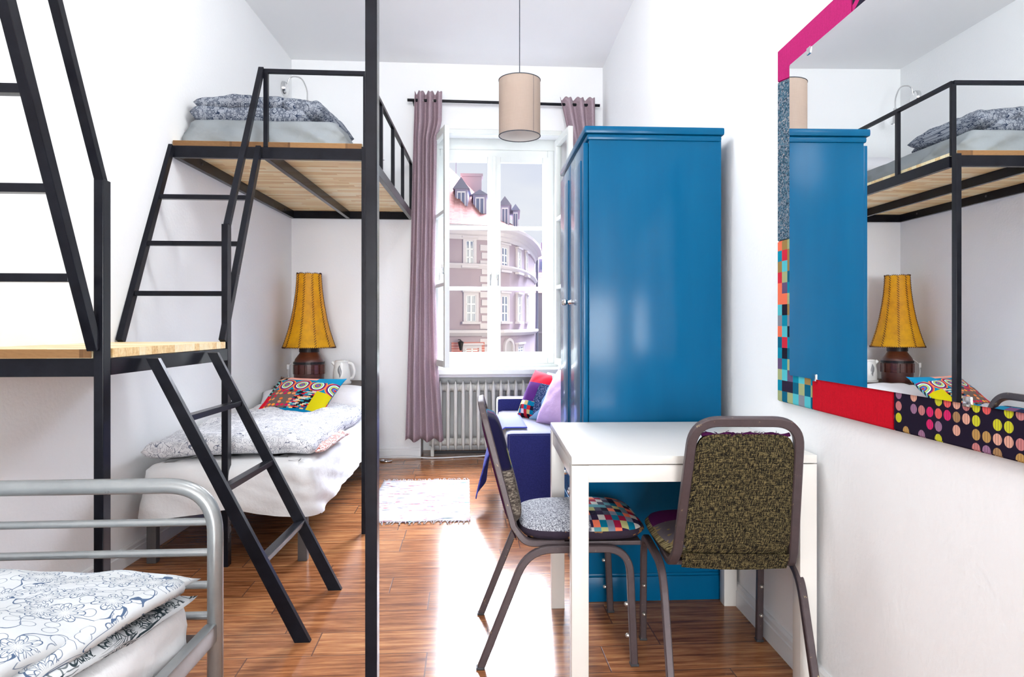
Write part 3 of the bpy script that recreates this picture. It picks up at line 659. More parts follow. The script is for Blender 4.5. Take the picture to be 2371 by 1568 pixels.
pq, t, n = wpt(1062, H - 32 * 50 / FPX); b = MB(); b.tube([pq, pq + n * .5, pq + n * .6 + V3(0, 0, -.1)], .04, 6); b.build('bracket', M_IRON, lt)
b = MB(); b.lathe([(0, -.7), (.08, -.68), (.22, -.1), (.26, -.08), (.05, .05), (0, .1)], 8, pq + n * .6 + V3(0, 0, -.1)); b.build('lantern_head', M_IRON, lt)
# ------------------------------------------------------------------ radiator
rad = thing('radiator', 'cream cast-iron column radiator below the window', 'radiator', (.35, YB + .06, 0))
yr = YB + .055; pitch = .0655; nsec = 19; x0r = -.292
def section(x):
    b = MB()
    for dy in (-.055, .0, .055):
        k = .62 if dy else 1
        prof = [(x, yr + dy, .075), (x, yr + dy, .655)]
        w_ = .0165
        b.grid(12, 14, lambda u, v: Vector((x + cos(2 * pi * u) * w_ * min(1, .02 + 9 * min(v, 1 - v)) * (1.25 if abs(v - .5) > .38 and abs(v - .5) < .46 else 1), yr + dy + sin(2 * pi * u) * .020, .060 + .60 * v)), close_u=True)
    for zz in (.125, .595): b.tube([(x - pitch / 2, yr, zz), (x + pitch / 2, yr, zz)], .034, 12)
    return b
sec0 = section(x0r).build('radiator_section', M_RAD, rad, 'all')
for k in range(1, nsec): c = sec0.copy(); C.objects.link(c); c.location.x += pitch * k
b = MB(); b.box(x0r - .02, x0r + .01, yr - .03, yr + .03, 0, .09, .004); b.box(x0r + pitch * 18 - .01, x0r + pitch * 18 + .02, yr - .03, yr + .03, 0, .09, .004); b.build('radiator_foot', M_RAD, rad)
b = MB(); b.tube([(x0r, yr + .02, .03), (.98, yr + .02, .03)], .013, 10); b.build('feed_pipe', M_RUB, rad)
b = MB(); P = []
for k in range(60):
    t = k / 59; P.append((-.78 + 1.25 * t, YB - .035 - .03 * sin(t * 5) - .01 * sin(t * 17), .008 + .012 * max(0, sin(t * 9))))
tag(b.tube(P, .006, 8).build('power_cord', M_CORD, None, True), 'thin white cord lying along the foot of the back wall', 'cord')
b = MB(); P = [(-.70 + .035 * cos(a * .5) + .003 * a, YB - .16 + .03 * sin(a * .5), .007) for a in range(14)]
tag(b.tube(P, .007, 8).build('cord_loop', M_CHROME, None, True), 'small bent metal hook lying on the floor near the back baseboard', 'hook')
# ------------------------------------------------------------------ curtains
rod = thing('curtain_rod', 'thin black curtain rod above the window', 'curtain rod', (.3, 5.67, 3.04))
b = MB(); b.tube([(-.50, 5.67, 3.045), (1.145, 5.67, 3.035)], .0125, 12); b.build('pole', M_STEEL, rod, True)
for xx in (-.45, .36, 1.10): b = MB(); b.bar((xx, 5.67, 3.035), (xx, YB, 3.035), .012, .02); b.build('rod_bracket', M_STEEL, rod)
def curtain(name, label, el, er, z0, z1, folds, amp, y0):
    t_ = thing(name, label, 'curtain', ((el(z1) + er(z1)) / 2, y0, z0), group=None)
    b = MB(); th = .004
    def P(u, v, o):
        z = z0 + (z1 - z0) * v; xl, xr = el(z), er(z); ph = u * folds * 2 * pi
        xx = xl + (xr - xl) * (u + .006 * sin(ph * 2 + 1) + .02 * nz((u * 6, z * .8, 1)))
        top = max(0, (z - z1 + .07) / .07)
        yy = y0 + amp * sin(ph + .5 * nz((z * .7, 2, 3))) * (1 - .15 * nz((z, u * 4, 0))) + .006 * nz((u * 20, z * 3, 2)) + o
        zz = z + (-.02 * (1 - cos(ph * 2)) / 2 * (1 if v > .995 else 0)) 
        if v < .01: zz += .01 * sin(ph)
        return Vector((xx, yy, zz))
    nu = folds * 16
    A = b.grid(nu, 60, lambda u, v: P(u, v, -th / 2)); B = b.grid(nu, 60, lambda u, v: P(u, v, th / 2))
    for r0, r1 in ((A[0], B[0]), (A[-1], B[-1])):
        for i in range(60): b.b.faces.new((r0[i], r0[i + 1], r1[i + 1], r1[i]))
    for j in (0, 60):
        for i in range(nu): b.b.faces.new((A[i][j], A[i + 1][j], B[i + 1][j], B[i][j]))
    b.build('curtain_cloth', M_CUR, t_, 'all')
    for k in range(folds * 2):
        u = (k + .0) / (folds * 2)
        if k == 0: continue
        p = P(u, (3.04 - z0) / (z1 - z0), 0); b = MB()
        b.tube([(p.x, 5.67 + .024 * cos(a), 3.04 + .024 * sin(a)) for a in [2 * pi * i / 16 for i in range(16)]], .0035, 6, closed=True); b.build('eyelet', M_CHROME, t_, True)
lerp = lambda z, pts: next((a[1] + (c[1] - a[1]) * (z - a[0]) / (c[0] - a[0]) for a, c in zip(pts, pts[1:]) if a[0] <= z <= c[0]), pts[-1][1] if z > pts[-1][0] else pts[0][1])
def cx(px, D=5.64): return D * sin(PHI) + (px - 1185.5) / FPX * D * cos(PHI)
curtain('window_curtain', 'long mauve curtain gathered left of the window', lambda z: lerp(z, [(.17, cx(939)), (1.6, cx(951)), (3.11, cx(960))]), lambda z: lerp(z, [(.17, cx(1027)), (.8, cx(1014)), (1.6, cx(1008)), (2.72, cx(1012)), (2.85, cx(1023)), (3.11, cx(1024))]), .17, 3.115, 3, .042, 5.64)
curtain('window_curtain', 'mauve curtain right of the window, partly hidden by the blue wardrobe', lambda z: lerp(z, [(.17, cx(1322)), (2.7, cx(1322)), (3.10, cx(1297))]), lambda z: lerp(z, [(.17, cx(1384)), (3.10, cx(1381))]), .17, 3.095, 3, .036, 5.645)
# ------------------------------------------------------------------ pendant lamp
pl = thing('pendant_lamp', 'brown linen drum pendant lamp hanging before the window', 'lamp', (.3136, 3.938, 2.26))
px_, py_ = .3136, 3.938; R_ = .123
b = MB(); b.grid(64, 16, lambda u, v: V3(px_ + R_ * cos(2 * pi * u), py_ + R_ * sin(2 * pi * u), 2.262 + .33 * v), close_u=True)
b.build('lamp_shade', M_LINEN, pl, 'all', merge=False, fix=False)
b = MB(); b.grid(64, 16, lambda u, v: V3(px_ + (R_ - .0015) * cos(2 * pi * u), py_ + (R_ - .0015) * sin(2 * pi * u), 2.262 + .33 * v), close_u=True); b.build('shade_lining', M_LINING, pl, 'all', merge=False, fix=False)
for zz in (2.262, 2.592): b = MB(); b.tube([(px_ + R_ * cos(a), py_ + R_ * sin(a), zz) for a in [2 * pi * i / 48 for i in range(48)]], .0028, 6, closed=True); b.build('shade_rim', M_RIM, pl, True)
b = MB(); b.grid(1, 8, lambda u, v: V3(px_ + (R_ + .0008) * cos(-.95 + u * .02), py_ + (R_ + .0008) * sin(-.95 + u * .02), 2.262 + .33 * v)); b.build('shade_seam', M_RIM, pl, 'all')
b = MB(); b.tube([(px_, py_, 2.50), (px_, py_, ZC)], .003, 8); b.build('cord', M_RIM, pl)
b = MB(); b.lathe([(0, 2.44), (.02, 2.44), (.02, 2.53), (.008, 2.54), (0, 2.54)], 20, (px_, py_, 0)); b.lathe([(0, 2.36), (.02, 2.368), (.03, 2.395), (.014, 2.44), (0, 2.44)], 20, (px_, py_, 0)); b.build('bulb_and_socket', M_PLAST, pl, True)
b = MB()
for k in range(3): a = 2 * pi * k / 3; b.tube([(px_, py_, 2.53), (px_ + R_ * cos(a), py_ + R_ * sin(a), 2.588)], .0018, 6)
b.build('shade_spider', M_CHROME, pl)
b = MB(); b.lathe([(0, ZC - .05), (.03, ZC - .045), (.05, ZC), (0, ZC)], 24, (px_, py_, 0)); b.build('ceiling_rose', M_PLAST, pl, True)
# ------------------------------------------------------------------ loft bed (rear) with ladder, landing platform, front loft bed
TW, TD = .030, .046
SL = .05
def edge(x, y, y0): return x + SL * (y - y0)
RB = thing('loft_bed', 'rear black steel loft bed with wooden deck and guard rail, high against the back wall', 'bed', (-.56, 3.72, 0))
y0, y1 = 3.715, 5.74; zb, zt_ = 2.045, 2.108
xr = lambda y: -.556 + .040 * (y - 3.72)                 # right-hand edge
xl = lambda y: XL(y) + .018
def part(name, m, par, smooth=False, **k):
    b = MB(); yield_ = b; return b
b = MB(); b.bar((xl(y0) - .012, y0, (zb + zt_) / 2), (xr(y0), y0, (zb + zt_) / 2), .03, .063); b.build('front_beam', M_STEEL, RB)
b = MB(); b.bar((xl(y1) - .012, y1, (zb + zt_) / 2), (xr(y1), y1, (zb + zt_) / 2), .03, .063); b.build('rear_beam', M_STEEL, RB)
b = MB(); b.bar((xl(y0), y0 + .015, (zb + zt_) / 2), (xl(y1), y1 - .015, (zb + zt_) / 2), .03, .063)
o = b.build('wall_beam', M_STEEL, RB)
for yy in (4.0, 4.75, 5.5): b = MB(); b.lathe([(.008, 0), (.008, .004), (0, .005)], 10, M=Matrix.Translation((xl(yy) + .015, yy, 2.08)) @ Matrix.Rotation(pi / 2, 4, 'Y')); b.build('bolt', M_RUB, o)
b = MB(); b.bar((xr(y0), y0 + .015, (zb + zt_) / 2), (xr(y1), y1 - .015, (zb + zt_) / 2), .03, .063); b.build('side_beam', M_STEEL, RB)
b = MB(); xm0 = (xl(y0) + xr(y0)) / 2 - .03; b.bar((xm0, y0 + .015, (zb + zt_) / 2), (xm0 + .09, y1 - .015, (zb + zt_) / 2), .03, .060); b.build('middle_beam', M_STEEL, RB)
b = MB(); b.poly([(xl(y0) - .012, y0 - .005, zt_), (xr(y0) - .02, y0 - .005, zt_), (xr(y1) - .02, y1, zt_), (xl(y1) - .012, y1, zt_)], (0, 0, .03)); b.build('deck_board', M_BLOCK, RB)
b = MB(); b.box(xl(y0) - .012, xr(y0) - .02, y0 - .008, y0 - .0045, zt_ + .001, zt_ + .029); b.build('end_grain_edge', M_END, RB)
b = MB(); b.bar((xr(y0), y0 - .03, 0), (xr(y0), y0 - .03, 2.11), .03, .04, (0, 1, 0)); b.build('post', M_STEEL, RB)
GR = 2.525
gx = lambda y: xr(y) + .0
b = MB(); b.bar((-1.105, y0, GR), (xr(y0), y0, GR), .025, .022); b.build('guard_rail', M_STEEL, RB)
b = MB(); b.bar((xr(y0), y0, GR), (xr(y1), y1, GR), .025, .022); b.build('guard_rail', M_STEEL, RB)
for yy in (y0 + .001, 4.215, 4.71, 5.21, y1 - .01): b = MB(); b.bar((xr(yy), yy, zt_), (xr(yy), yy, GR - .011), .025, .025, (0, 1, 0)); b.build('guard_post', M_STEEL, RB)
b = MB(); b.bar((-1.092, y0, zt_ + .001), (-1.092, y0, GR - .01), .025, .025, (0, 1, 0)); b.build('guard_post', M_STEEL, RB)
# stair from the landing up to the rear loft
lad = MB(); lad.bar((-1.597, 3.19, 1.062), (-1.585, 3.69, 2.10), .028, .04, (0, 1, 0)); o = lad.build('ladder_rail', M_STEEL, RB)
lad = MB(); lad.bar((-1.136, 3.19, 1.062), (-1.122, 3.69, 2.10), .028, .04, (0, 1, 0)); lad.build('ladder_rail', M_STEEL, RB)
for z in (1.29, 1.545, 1.80):
    y = 3.19 + .5 * (z - 1.062) / 1.038; lad = MB(); lad.bar((-1.58, y, z), (-1.14, y, z), .034, .024); lad.build('rung', M_STEEL, RB)
b = MB(); b.bar((-1.132, 3.235, 1.61), (-1.112, 3.70, GR + .008), .028, .028, (0, 1, 0)); b.build('handrail', M_STEEL, RB)
# landing platform
LP = thing('landing_platform', 'waist-high black steel landing with pale wooden top and leaning ladder', 'platform', (-1.16, 2.75, 0))
p1 = (-1.183, 2.25); p2 = (-1.134, 3.231); LX = lambda y: p1[0] + .05 * (y - p1[1])
for (xx, yy, zt2) in ((p1[0], p1[1], 1.608), (p2[0], p2[1], 1.614)): b = MB(); b.bar((xx, yy, 0), (xx, yy, zt2), TW, TD, (0, 1, 0)); b.build('post', M_STEEL, LP)
zl = 1.03
b = MB(); b.poly([(XL(2.23), 2.225, zl), (LX(2.25) - .018, 2.225, zl), (LX(2.25) - .018, 2.29, zl), (LX(2.29) + .012, 2.29, zl), (LX(3.19) + .012, 3.19, zl), (LX(3.19) - .018, 3.22, zl), (XL(3.22), 3.22, zl)], (0, 0, .03)); b.build('deck_board', M_BLOCK, LP)
b = MB(); b.box(XL(2.23), LX(2.25) - .019, 2.2215, 2.2252, zl + .001, zl + .029); b.build('end_grain_edge', M_END, LP)
b = MB(); b.bar((XL(2.25), 2.25, zl - .03), (p1[0] - .016, 2.25, zl - .03), .03, .06); b.build('front_beam', M_STEEL, LP)
b = MB(); b.bar((XL(3.2), 3.20, zl - .03), (p2[0] - .016, 3.20, zl - .03), .03, .06); b.build('rear_beam', M_STEEL, LP)
b = MB(); b.bar((p1[0], 2.274, zl - .03), (p2[0], 3.207, zl - .03), .03, .055); b.build('side_beam', M_STEEL, LP)
for yt, yb_, xb in ((2.476, 2.437, -.589), (2.975, 2.907, -.566)):
    b = MB(); xt = LX(yt) + .03; P0 = Vector((xt, yt, 1.018)); P1 = Vector((xb, yb_, .0)); d = (P1 - P0)
    sec_t = .024
    b.poly([P0 + V3(-.004, -sec_t / 2, 0), P0 + V3(.038, -sec_t / 2, 0), P1 + V3(.03, -sec_t / 2, 0), P1 + V3(-.025, -sec_t / 2, 0)], (0, sec_t, 0)); b.build('ladder_rail', M_STEEL, LP)
for z in (.80, .545, .288):
    t = 1 - z / 1.018; xa = (LX(2.476) + .035) + (-.589 - LX(2.476) - .035) * t; xc = (LX(2.975) + .035) + (-.566 - LX(2.975) - .035) * t
    ya = 2.476 + (2.437 - 2.476) * t + .012; yc = 2.975 + (2.907 - 2.975) * t - .012
    b = MB(); b.bar((xa + .008, ya, z), (xc + .008, yc, z), .036, .022); b.build('rung', M_STEEL, LP)
# front loft bed
FB = thing('loft_bed', 'front black steel loft bed, its tall post standing in the foreground', 'bed', (-.242, 1.73, 0))
b = MB(); b.bar((-.242, 1.73, 0), (-.242, 1.73, 2.62), TW, TD, (0, 1, 0)); b.build('post', M_STEEL, FB)
b = MB(); b.bar((-.30, -.75, 0), (-.30, -.75, 2.62), TW, TD, (0, 1, 0)); b.build('post', M_STEEL, FB)
b = MB(); b.bar((XL(1.73), 1.73, 2.08), (-.258, 1.73, 2.08), .03, .06); b.build('rear_beam', M_STEEL, FB)
b = MB(); b.bar((-.242, 1.706, 2.08), (-.30, -.726, 2.08), .03, .06); b.build('side_beam', M_STEEL, FB)
b = MB(); b.bar((XL(-.75), -.75, 2.08), (-.316, -.75, 2.08), .03, .06); b.build('front_beam', M_STEEL, FB)
b = MB(); b.bar((-1.2, 1.73, 2.6), (-.258, 1.73, 2.6), .022, .022); b.build('guard_rail', M_STEEL, FB)
b = MB(); b.bar((-.242, 1.706, 2.6), (-.30, -.726, 2.6), .022, .022); b.build('guard_rail', M_STEEL, FB)
def pj(px, X):      # point of depth on the plane x=X seen at column px
    k = (px - 1185.5) / FPX; return X / (sin(PHI) + k * cos(PHI))
b = MB(); b.bar((-1.192, 2.222, 1.061), (-1.20, 1.775, 2.09), .030, .040, (0, 1, 0)); b.build('ladder_rail', M_STEEL, FB)
b = MB(); b.bar((XL(2.2) + .03, 2.222, 1.061), (XL(1.8) + .03, 1.775, 2.09), .030, .040, (0, 1, 0)); b.build('ladder_rail', M_STEEL, FB)
for z in (1.281, 1.532, 1.781): y = 2.222 - .447 * (z - 1.061) / 1.029; b = MB(); b.bar((XL(y) + .045, y, z), (-1.209, y, z), .034, .026); b.build('rung', M_STEEL, FB)
b = MB(); b.bar((-1.183, 2.245, 1.60), (-1.183, 1.735, 2.595), .028, .028, (0, 1, 0)); b.build('handrail', M_STEEL, FB)
# ------------------------------------------------------------------ bedding on the rear loft
mt = thing('mattress', 'mattress in a grey fitted sheet on the rear loft bed', 'mattress', (-1.05, 4.7, 2.138))
b = MB(); sheet(b, XL(3.8) + .025, -.715, 3.80, 5.68, 2.30, lambda x, y: 2.142, r=.07, slope=.045, yo=3.8, wr=.022, flare=.03); b.build('fitted_sheet', M_GSHEET, mt, 'all')
dv = thing('folded_duvet', 'folded grey flower-print duvet on the foot of the rear loft mattress', 'duvet', (-1.2, 4.1, 2.32))
b = MB(); slab(b, [(-1.545, 3.83), (-.92, 3.84), (-.80, 4.5), (-1.53, 4.5)], 2.33, .10, .012, 7, 14, 44, .03, 1); b.build('duvet_fold', M_FLORD, dv, 'all')
b = MB(); slab(b, [(-1.53, 3.84), (-.90, 3.86), (-.82, 4.5), (-1.53, 4.5)], lambda x, y: 2.402 + .008 * sin(x * 9), .085, .011, 8, 12, 44, .03, 5); b.build('duvet_fold', M_FLORD, dv, 'all')
b = MB(); slab(b, [(-1.04, 3.83), (-.83, 3.88), (-.74, 4.45), (-1.0, 4.45)], lambda x, y: 2.385 - .14 * max(0, x + .88), .13, .014, 8, 4, 30, .05, 8); b.build('duvet_fold', M_FLORD, dv, 'all')
b = MB(); pillow(b, .70, .48, .15, lean((-1.02, 5.35, 2.43), .03, .35)); tag(b.build('pillow', M_PILLOW, None, 'all'), 'white pillow on the rear loft bed near the back wall', 'pillow')
rl = thing('reading_lamp', 'silver gooseneck reading lamp on the left wall above the rear loft bed', 'lamp', (XL(5.55), 5.55, 3.075))
xw = XL(5.55); b = MB(); b.lathe([(0, .035), (.05, .032), (.058, .02), (.058, 0), (0, 0)], 28, M=Matrix.Translation((xw, 5.55, 3.075)) @ Matrix.Rotation(pi / 2, 4, 'Y')); b.build('wall_base', M_CHROME, rl, True)
b = MB(); b.tube(fillet([(xw + .03, 5.55, 3.09), (xw + .05, 5.55, 3.175), (xw + .15, 5.54, 3.17), (xw + .20, 5.53, 3.06), (xw + .20, 5.53, 2.97)], .06), .0055, 10); b.build('gooseneck', M_CHROME, rl, True)
b = MB(); b.lathe([(0, .0), (.014, 0), (.016, -.06), (.034, -.13), (.030, -.13), (.014, -.06), (0, -.055)], 20, (xw + .20, 5.53, 2.975)); b.build('spot_head', M_CHROME, rl, True)
# ------------------------------------------------------------------ lower rear bed
LB = thing('single_bed', 'low bed with white creased sheet and grey legs under the rear loft', 'bed', (-1.12, 4.3, 0))
b = MB(); sheet(b, -1.520, -.745, 3.225, 5.20, .482, lambda x, y: .215 + .02 * nz((x * 4, y * 2, 1)) + .03 * min(1, max(0, y - 3.3)) + (.06 * (1 - abs(x + 1.13) / .45) if y < 3.3 else 0), r=.07, slope=.02, flare=.03, yo=3.225, wr=.014); b.build('fitted_sheet', M_SHEET, LB, 'all')
for xx, yy in ((-1.50, 3.30), (-.79, 3.285), (-1.43, 5.1), (-.69, 5.1)): b = MB(); b.box(xx - .022, xx + .022, yy - .022, yy + .022, 0, .33, .004); b.build('leg', M_GLEG, LB)
b = MB(); b.box(-1.50, -.74, 3.27, 5.15, .28, .33); b.build('bed_base', M_GLEG, LB)
dv = thing('duvet', 'pale flower-print duvet spread over the low rear bed', 'duvet', (-1.1, 4.0, .48))
b = MB(); slab(b, [(-1.545, 3.27), (-.76, 3.36), (-.71, 4.85), (-1.49, 4.85)], lambda x, y: .532 + .014 * sin(x * 5 + 1), .105, .020, 4.5, 16, 70, .03, 3)
b.build('duvet_cover', M_FLORL, dv, 'all')
b = MB(); slab(b, [(-.87, 3.40), (-.72, 3.42), (-.69, 4.0), (-.80, 4.0)], .505, .045, .02, 14, 3, 26, .1, 4); b.build('printed_edge', floral('pale_cotton_with_rust_print', (.80, .76, .74), srgb(170, 84, 66), 24, 2), dv, 'all')
b = MB(); pillow(b, .60, .44, .16, lean((-1.20, 4.92, .575), .12, .30)); tag(b.build('pillow', M_PILLOW, None, 'all'), 'white pillow behind the patchwork cushion, left one on the low bed', 'pillow')
b = MB(); pillow(b, .52, .46, .19, lean((-.95, 4.93, .580), -.05, .26), seed=4); tag(b.build('pillow', M_PILLOW, None, 'all'), 'white pillow below the kettle, right one on the low bed', 'pillow')
b = MB(); pillow(b, .53, .48, .13, lean((-1.125, 4.50, .630), -.38, .66, 0), conc=.10, p=2.6, n=30); tag(b.build('patchwork_cushion', M_CUSH, None, 'all'), 'colourful patchwork cushion with blue, red and yellow patches on the low bed', 'cushion')
# shelf behind the bed
st = thing('bedside_shelf', 'dark low shelf behind the head of the low bed', 'shelf', (-1.0, 5.48, 0))
b = MB(); b.box(-1.485, -.76, 5.24, 5.74, .645, .672, .003); b.build('shelf_top', M_DARKW, st)
for xx in (-1.46, -.785): b = MB(); b.box(xx - .012, xx + .012, 5.26, 5.72, 0, .645); b.build('side_panel', M_DARKW, st)
# hub lamp
lx, ly = -1.262, 5.44
hl = thing('table_lamp', 'tall amber parchment lamp with laced shade on a carved dark wooden base', 'lamp', (lx, ly, .672))
b = MB(); b.lathe([(0, .672), (.115, .672), (.118, .74), (.118, .75), (.112, .75), (.112, .83), (.118, .83), (.118, .845), (.108, .87), (.075, .915), (.072, .93), (0, .93)], 40, (lx, ly, 0)); b.build('hub_body', M_HUB, hl, True)
for k in range(14):
    a = 2 * pi * k / 14; b = MB(); b.box(-.017, .017, -.01, .012, .75, .825, .003, Matrix.Translation((lx + .114 * cos(a), ly + .114 * sin(a), 0)) @ Matrix.Rotation(a + pi / 2, 4, 'Z')); b.build('spoke_stub', M_HUB, hl)
b = MB(); b.lathe([(.119, .83), (.123, .83), (.123, .848), (.119, .848)], 40, (lx, ly, 0)); b.lathe([(0, .925), (.078, .925), (.078, .97), (0, .97)], 32, (lx, ly, 0)); b.build('iron_band', M_IRON, hl)
b = MB(); b.tube([(lx, ly, .95), (lx, ly, 1.2)], .012, 10); b.build('lamp_stem', M_IRON, hl)
sh = [(.205, .962), (.188, 1.01), (.163, 1.09), (.138, 1.19), (.118, 1.30), (.104, 1.40), (.097, 1.48), (.094, 1.548)]
NP = 10
def shade_r(v):
    z = .962 + v * .586; return lerp(z, [(c_, a_) for a_, c_ in sh]), z
def shp(u, v):
    r_, z = shade_r(v); k = (u * NP) % 1; sc_ = 1 - .022 * sin(pi * k); a = 2 * pi * u + .16; return V3(lx + r_ * sc_ * cos(a), ly + r_ * sc_ * sin(a), z + (.006 * sin(pi * k) if v > .99 else 0))
b = MB(); b.grid(NP * 6, 24, shp, close_u=True); so_ = b.build('lamp_shade', M_HIDE, hl, 'all')
for k in range(NP):
    b = MB(); u = k / NP
    for i in range(30):
        v = (i + .3) / 30.5; p = shp(u + .0001, v); q = shp(u + .0001, min(1, v + .028)); r_, _ = shade_r(v); t = V3(-sin(2 * pi * u + .16), cos(2 * pi * u + .16), 0); n = V3(cos(2 * pi * u + .16), sin(2 * pi * u + .16), 0) * .002
        b.bar(p - t * .008 + n, q + t * .008 + n, .0038, .0038, n, .0005)
    b.build('lacing', M_LACE, so_)
for v, nn in ((0, 84), (1, 44)):
    b = MB()
    for i in range(nn):
        p = shp(i / nn, v); q = shp((i + .6) / nn, v); n = (p - V3(lx, ly, p.z)).normalized() * .003
        b.bar(p + n + V3(0, 0, -.005), q + n + V3(0, 0, .006), .004, .004, n, .0005)
    b.build('rim_lacing', M_LACE, so_)
b = MB(); b.tube(fillet([(lx - .10, ly - .04, .86), (lx - .14, ly - .06, .83), (lx - .15, ly - .07, .76), (lx - .13, ly - .07, .68)], .03), .003, 6); b.box(lx - .158, lx - .138, ly - .07, ly - .055, .79, .83, .004); b.build('lamp_cord', M_CORD, hl, True)
# kettle
kx, ky, kz = -.985, 5.40, .672
kt = thing('electric_kettle', 'white plastic electric kettle with a grey water gauge on the shelf', 'kettle', (kx, ky, kz))
def kp(u, v):
    rr = .068 - .012 * v + .004 * sin(v * 5); a = 2 * pi * u
    return V3(kx - .012 + rr * cos(a) * (1.0 + (.10 * v * v if cos(a) < 0 else 0)), ky + rr * .85 * sin(a), kz + .02 + .155 * v)
b = MB(); vs = b.grid(32, 16, kp, close_u=True); b.b.faces.new([c[0] for c in vs][::-1]); b.b.faces.new([c[-1] for c in vs])
b.build('kettle_body', M_PLAST, kt, True)
b = MB(); b.lathe([(0, kz + .02), (.075, kz + .02), (.075, kz + .002), (0, kz)], 32, (kx - .012, ky, 0)); b.build('kettle_base', M_PLAST, kt, True)
b = MB(); b.tube(fillet([(kx + .03, ky, kz + .168), (kx + .075, ky, kz + .16), (kx + .092, ky, kz + .09), (kx + .075, ky, kz + .045), (kx + .048, ky, kz + .04)], .035), .0125, 12); b.build('kettle_handle', M_PLAST, kt, True)
b = MB(); b.tube([(kx - .06, ky, kz + .145), (kx - .088, ky, kz + .175)], .013, 10); b.build('kettle_spout', M_PLAST, kt, True)
b = MB(); b.lathe([(.054, kz + .175), (.050, kz + .186), (.015, kz + .190), (0, kz + .19)], 28, (kx - .012, ky, 0)); b.build('kettle_lid', M_PLAST, kt, True)
b = MB(); b.grid(10, 10, lambda u, v: V3(kx - .018 + .016 * (2 * u - 1) * sin(pi * (v * .96 + .02)) + .004 * sin(v * 6), ky - .061 + .004 * (2 * u - 1) ** 2 + .008 * v, kz + .05 + .10 * v)); b.build('water_gauge', M_GREYP, kt, 'all')
# ------------------------------------------------------------------ near metal bed
NB = thing('metal_bed', 'silver grey tubular metal bed in the lower left foreground', 'bed', (-1.12, .7, 0))
xp, yp, zp = -.640, 1.745, .728
xq = XL(1.745) + .03
b = MB(); b.tube(fillet([(xq, yp, 0), (xq, yp, zp), (xp, yp, zp), (xp, yp, 0)], .125, 12), .0195, 18, side=(0, 1, 0)); b.build('footboard_frame', M_BEDM, NB, 'all')
for z in (.635, .557, .474, .396): b = MB(); b.tube([(xq + .01, yp, z), (xp - .01, yp, z)], .010, 12); b.build('footboard_bar', M_BEDM, NB, True)
b = MB(); b.bar((xp - .004, yp - .012, .358), (xp - .10, -.4, .358), .03, .048, bev=.008); b.build('side_rail', M_BEDM, NB, True)
b = MB(); b.bar((xq, yp - .012, .358), (xq - .10, -.4, .358), .03, .048, bev=.008); b.build('side_rail', M_BEDM, NB, True)
b = MB(); b.tube(fillet([(xq - .10, -.4, 0), (xq - .10, -.4, .9), (xp - .10, -.4, .9), (xp - .10, -.4, 0)], .125, 12), .0195, 18, side=(0, 1, 0)); b.build('headboard_frame', M_BEDM, NB, 'all')
b = MB(); b.poly([(xq + .02, 1.72, .345), (xp - .03, 1.72, .345), (xp - .12, -.38, .345), (xq - .08, -.38, .345)], (0, 0, .014)); b.build('slat_base', M_DARKW, NB)
mt = thing('mattress', 'white sheeted mattress on the near metal bed', 'mattress', (-1.12, .7, .36))
b = MB(); sheet(b, XL(.7) + .085, -.716, -.33, 1.70, .495, lambda x, y: .362, r=.07, slope=.045, yo=.7, wr=.006); b.build('fitted_sheet', M_SHEET, mt, 'all')
dv = thing('duvet', 'white duvet with blue flower drawing folded double on the near metal bed', 'duvet', (-1.15, .8, .5))
b = MB(); slab(b, [(-1.60, .1), (-.78, .75), (-.648, 1.655), (-1.585, 1.67)], lambda x, y: .498 + .016 * sin(y * 7), .055, .016, 6, 8, 60, .02, 2); b.build('duvet_fold', M_FLORK, dv, 'all')
b = MB(); slab(b, [(-1.62, -.1), (-.98, .25), (-.640, 1.655), (-1.60, 1.68)], lambda x, y: .545 + .012 * sin(y * 4 + x * 3) + .02 * max(0, -x - 1.2), .055, .016, 4.5, 10, 80, .02, 6); b.build('duvet_fold', M_FLOR, dv, 'all')
b = MB(); P = []
for k in range(30):
    t = k / 29; P.append((-.672 - .255 * t + .010 * sin(t * 9), 1.58 - 1.05 * t, .532 + .01 * sin(t * 11)))
b.sweep(P, [(.020 * cos(2 * pi * i / 12), .028 * sin(2 * pi * i / 12)) for i in range(12)]); b.build('rolled_edge', M_FLOR, dv, 'all')
# ------------------------------------------------------------------ wardrobe
WR = thing('wardrobe', 'tall teal blue wardrobe between the table and the sofa', 'wardrobe', (.78, 3.08, 0))
MWR = Matrix.Translation((.503, 2.712, 0)) @ Matrix.Rotation(-.016, 4, 'Z')
def wb(name, par, *bx, m=M_TEAL, bev=.003):
    b = MB()
    for q in bx: b.box(*q, bev=bev, M=MWR)
    return b.build(name, m, par, True)
WD, WL = .555, .77
wb('body', WR, (0, WD, 0, WL, .105, 1.925))
wb('plinth', WR, (-.012, WD, -.010, WL + .01, 0, .10), (-.006, WD, -.005, WL + .005, .10, .112))
wb('cornice', WR, (-.022, WD + .01, -.016, WL + .02, 1.925, 1.957), (-.010, WD, -.008, WL + .01, 1.90, 1.925), bev=.010)
wb('ledge_moulding', WR, (-.026, 0, -.004, WL, .497, .525), (-.024, 0, -.004, WL, .296, .314), bev=.008)
for k in range(2):
    ya, yb_ = .012 + k * .375, .383 + k * .375
    d = wb('door', WR, (-.022, -.001, ya, yb_, .532, 1.893))
    wb('door_panel', d, (-.027, -.0215, ya + .05, yb_ - .05, .60, 1.83), bev=.002)
    yk = .36 if k == 0 else .41
    b = MB(); b.lathe([(.012, 0), (.007, .008), (.007, .018), (.016, .028), (.016, .036), (0, .042)], 18, M=MWR @ Matrix.Translation((-.022, yk, 1.245)) @ Matrix.Rotation(-pi / 2, 4, 'Y')); b.build('knob', M_CHROME, d, True)
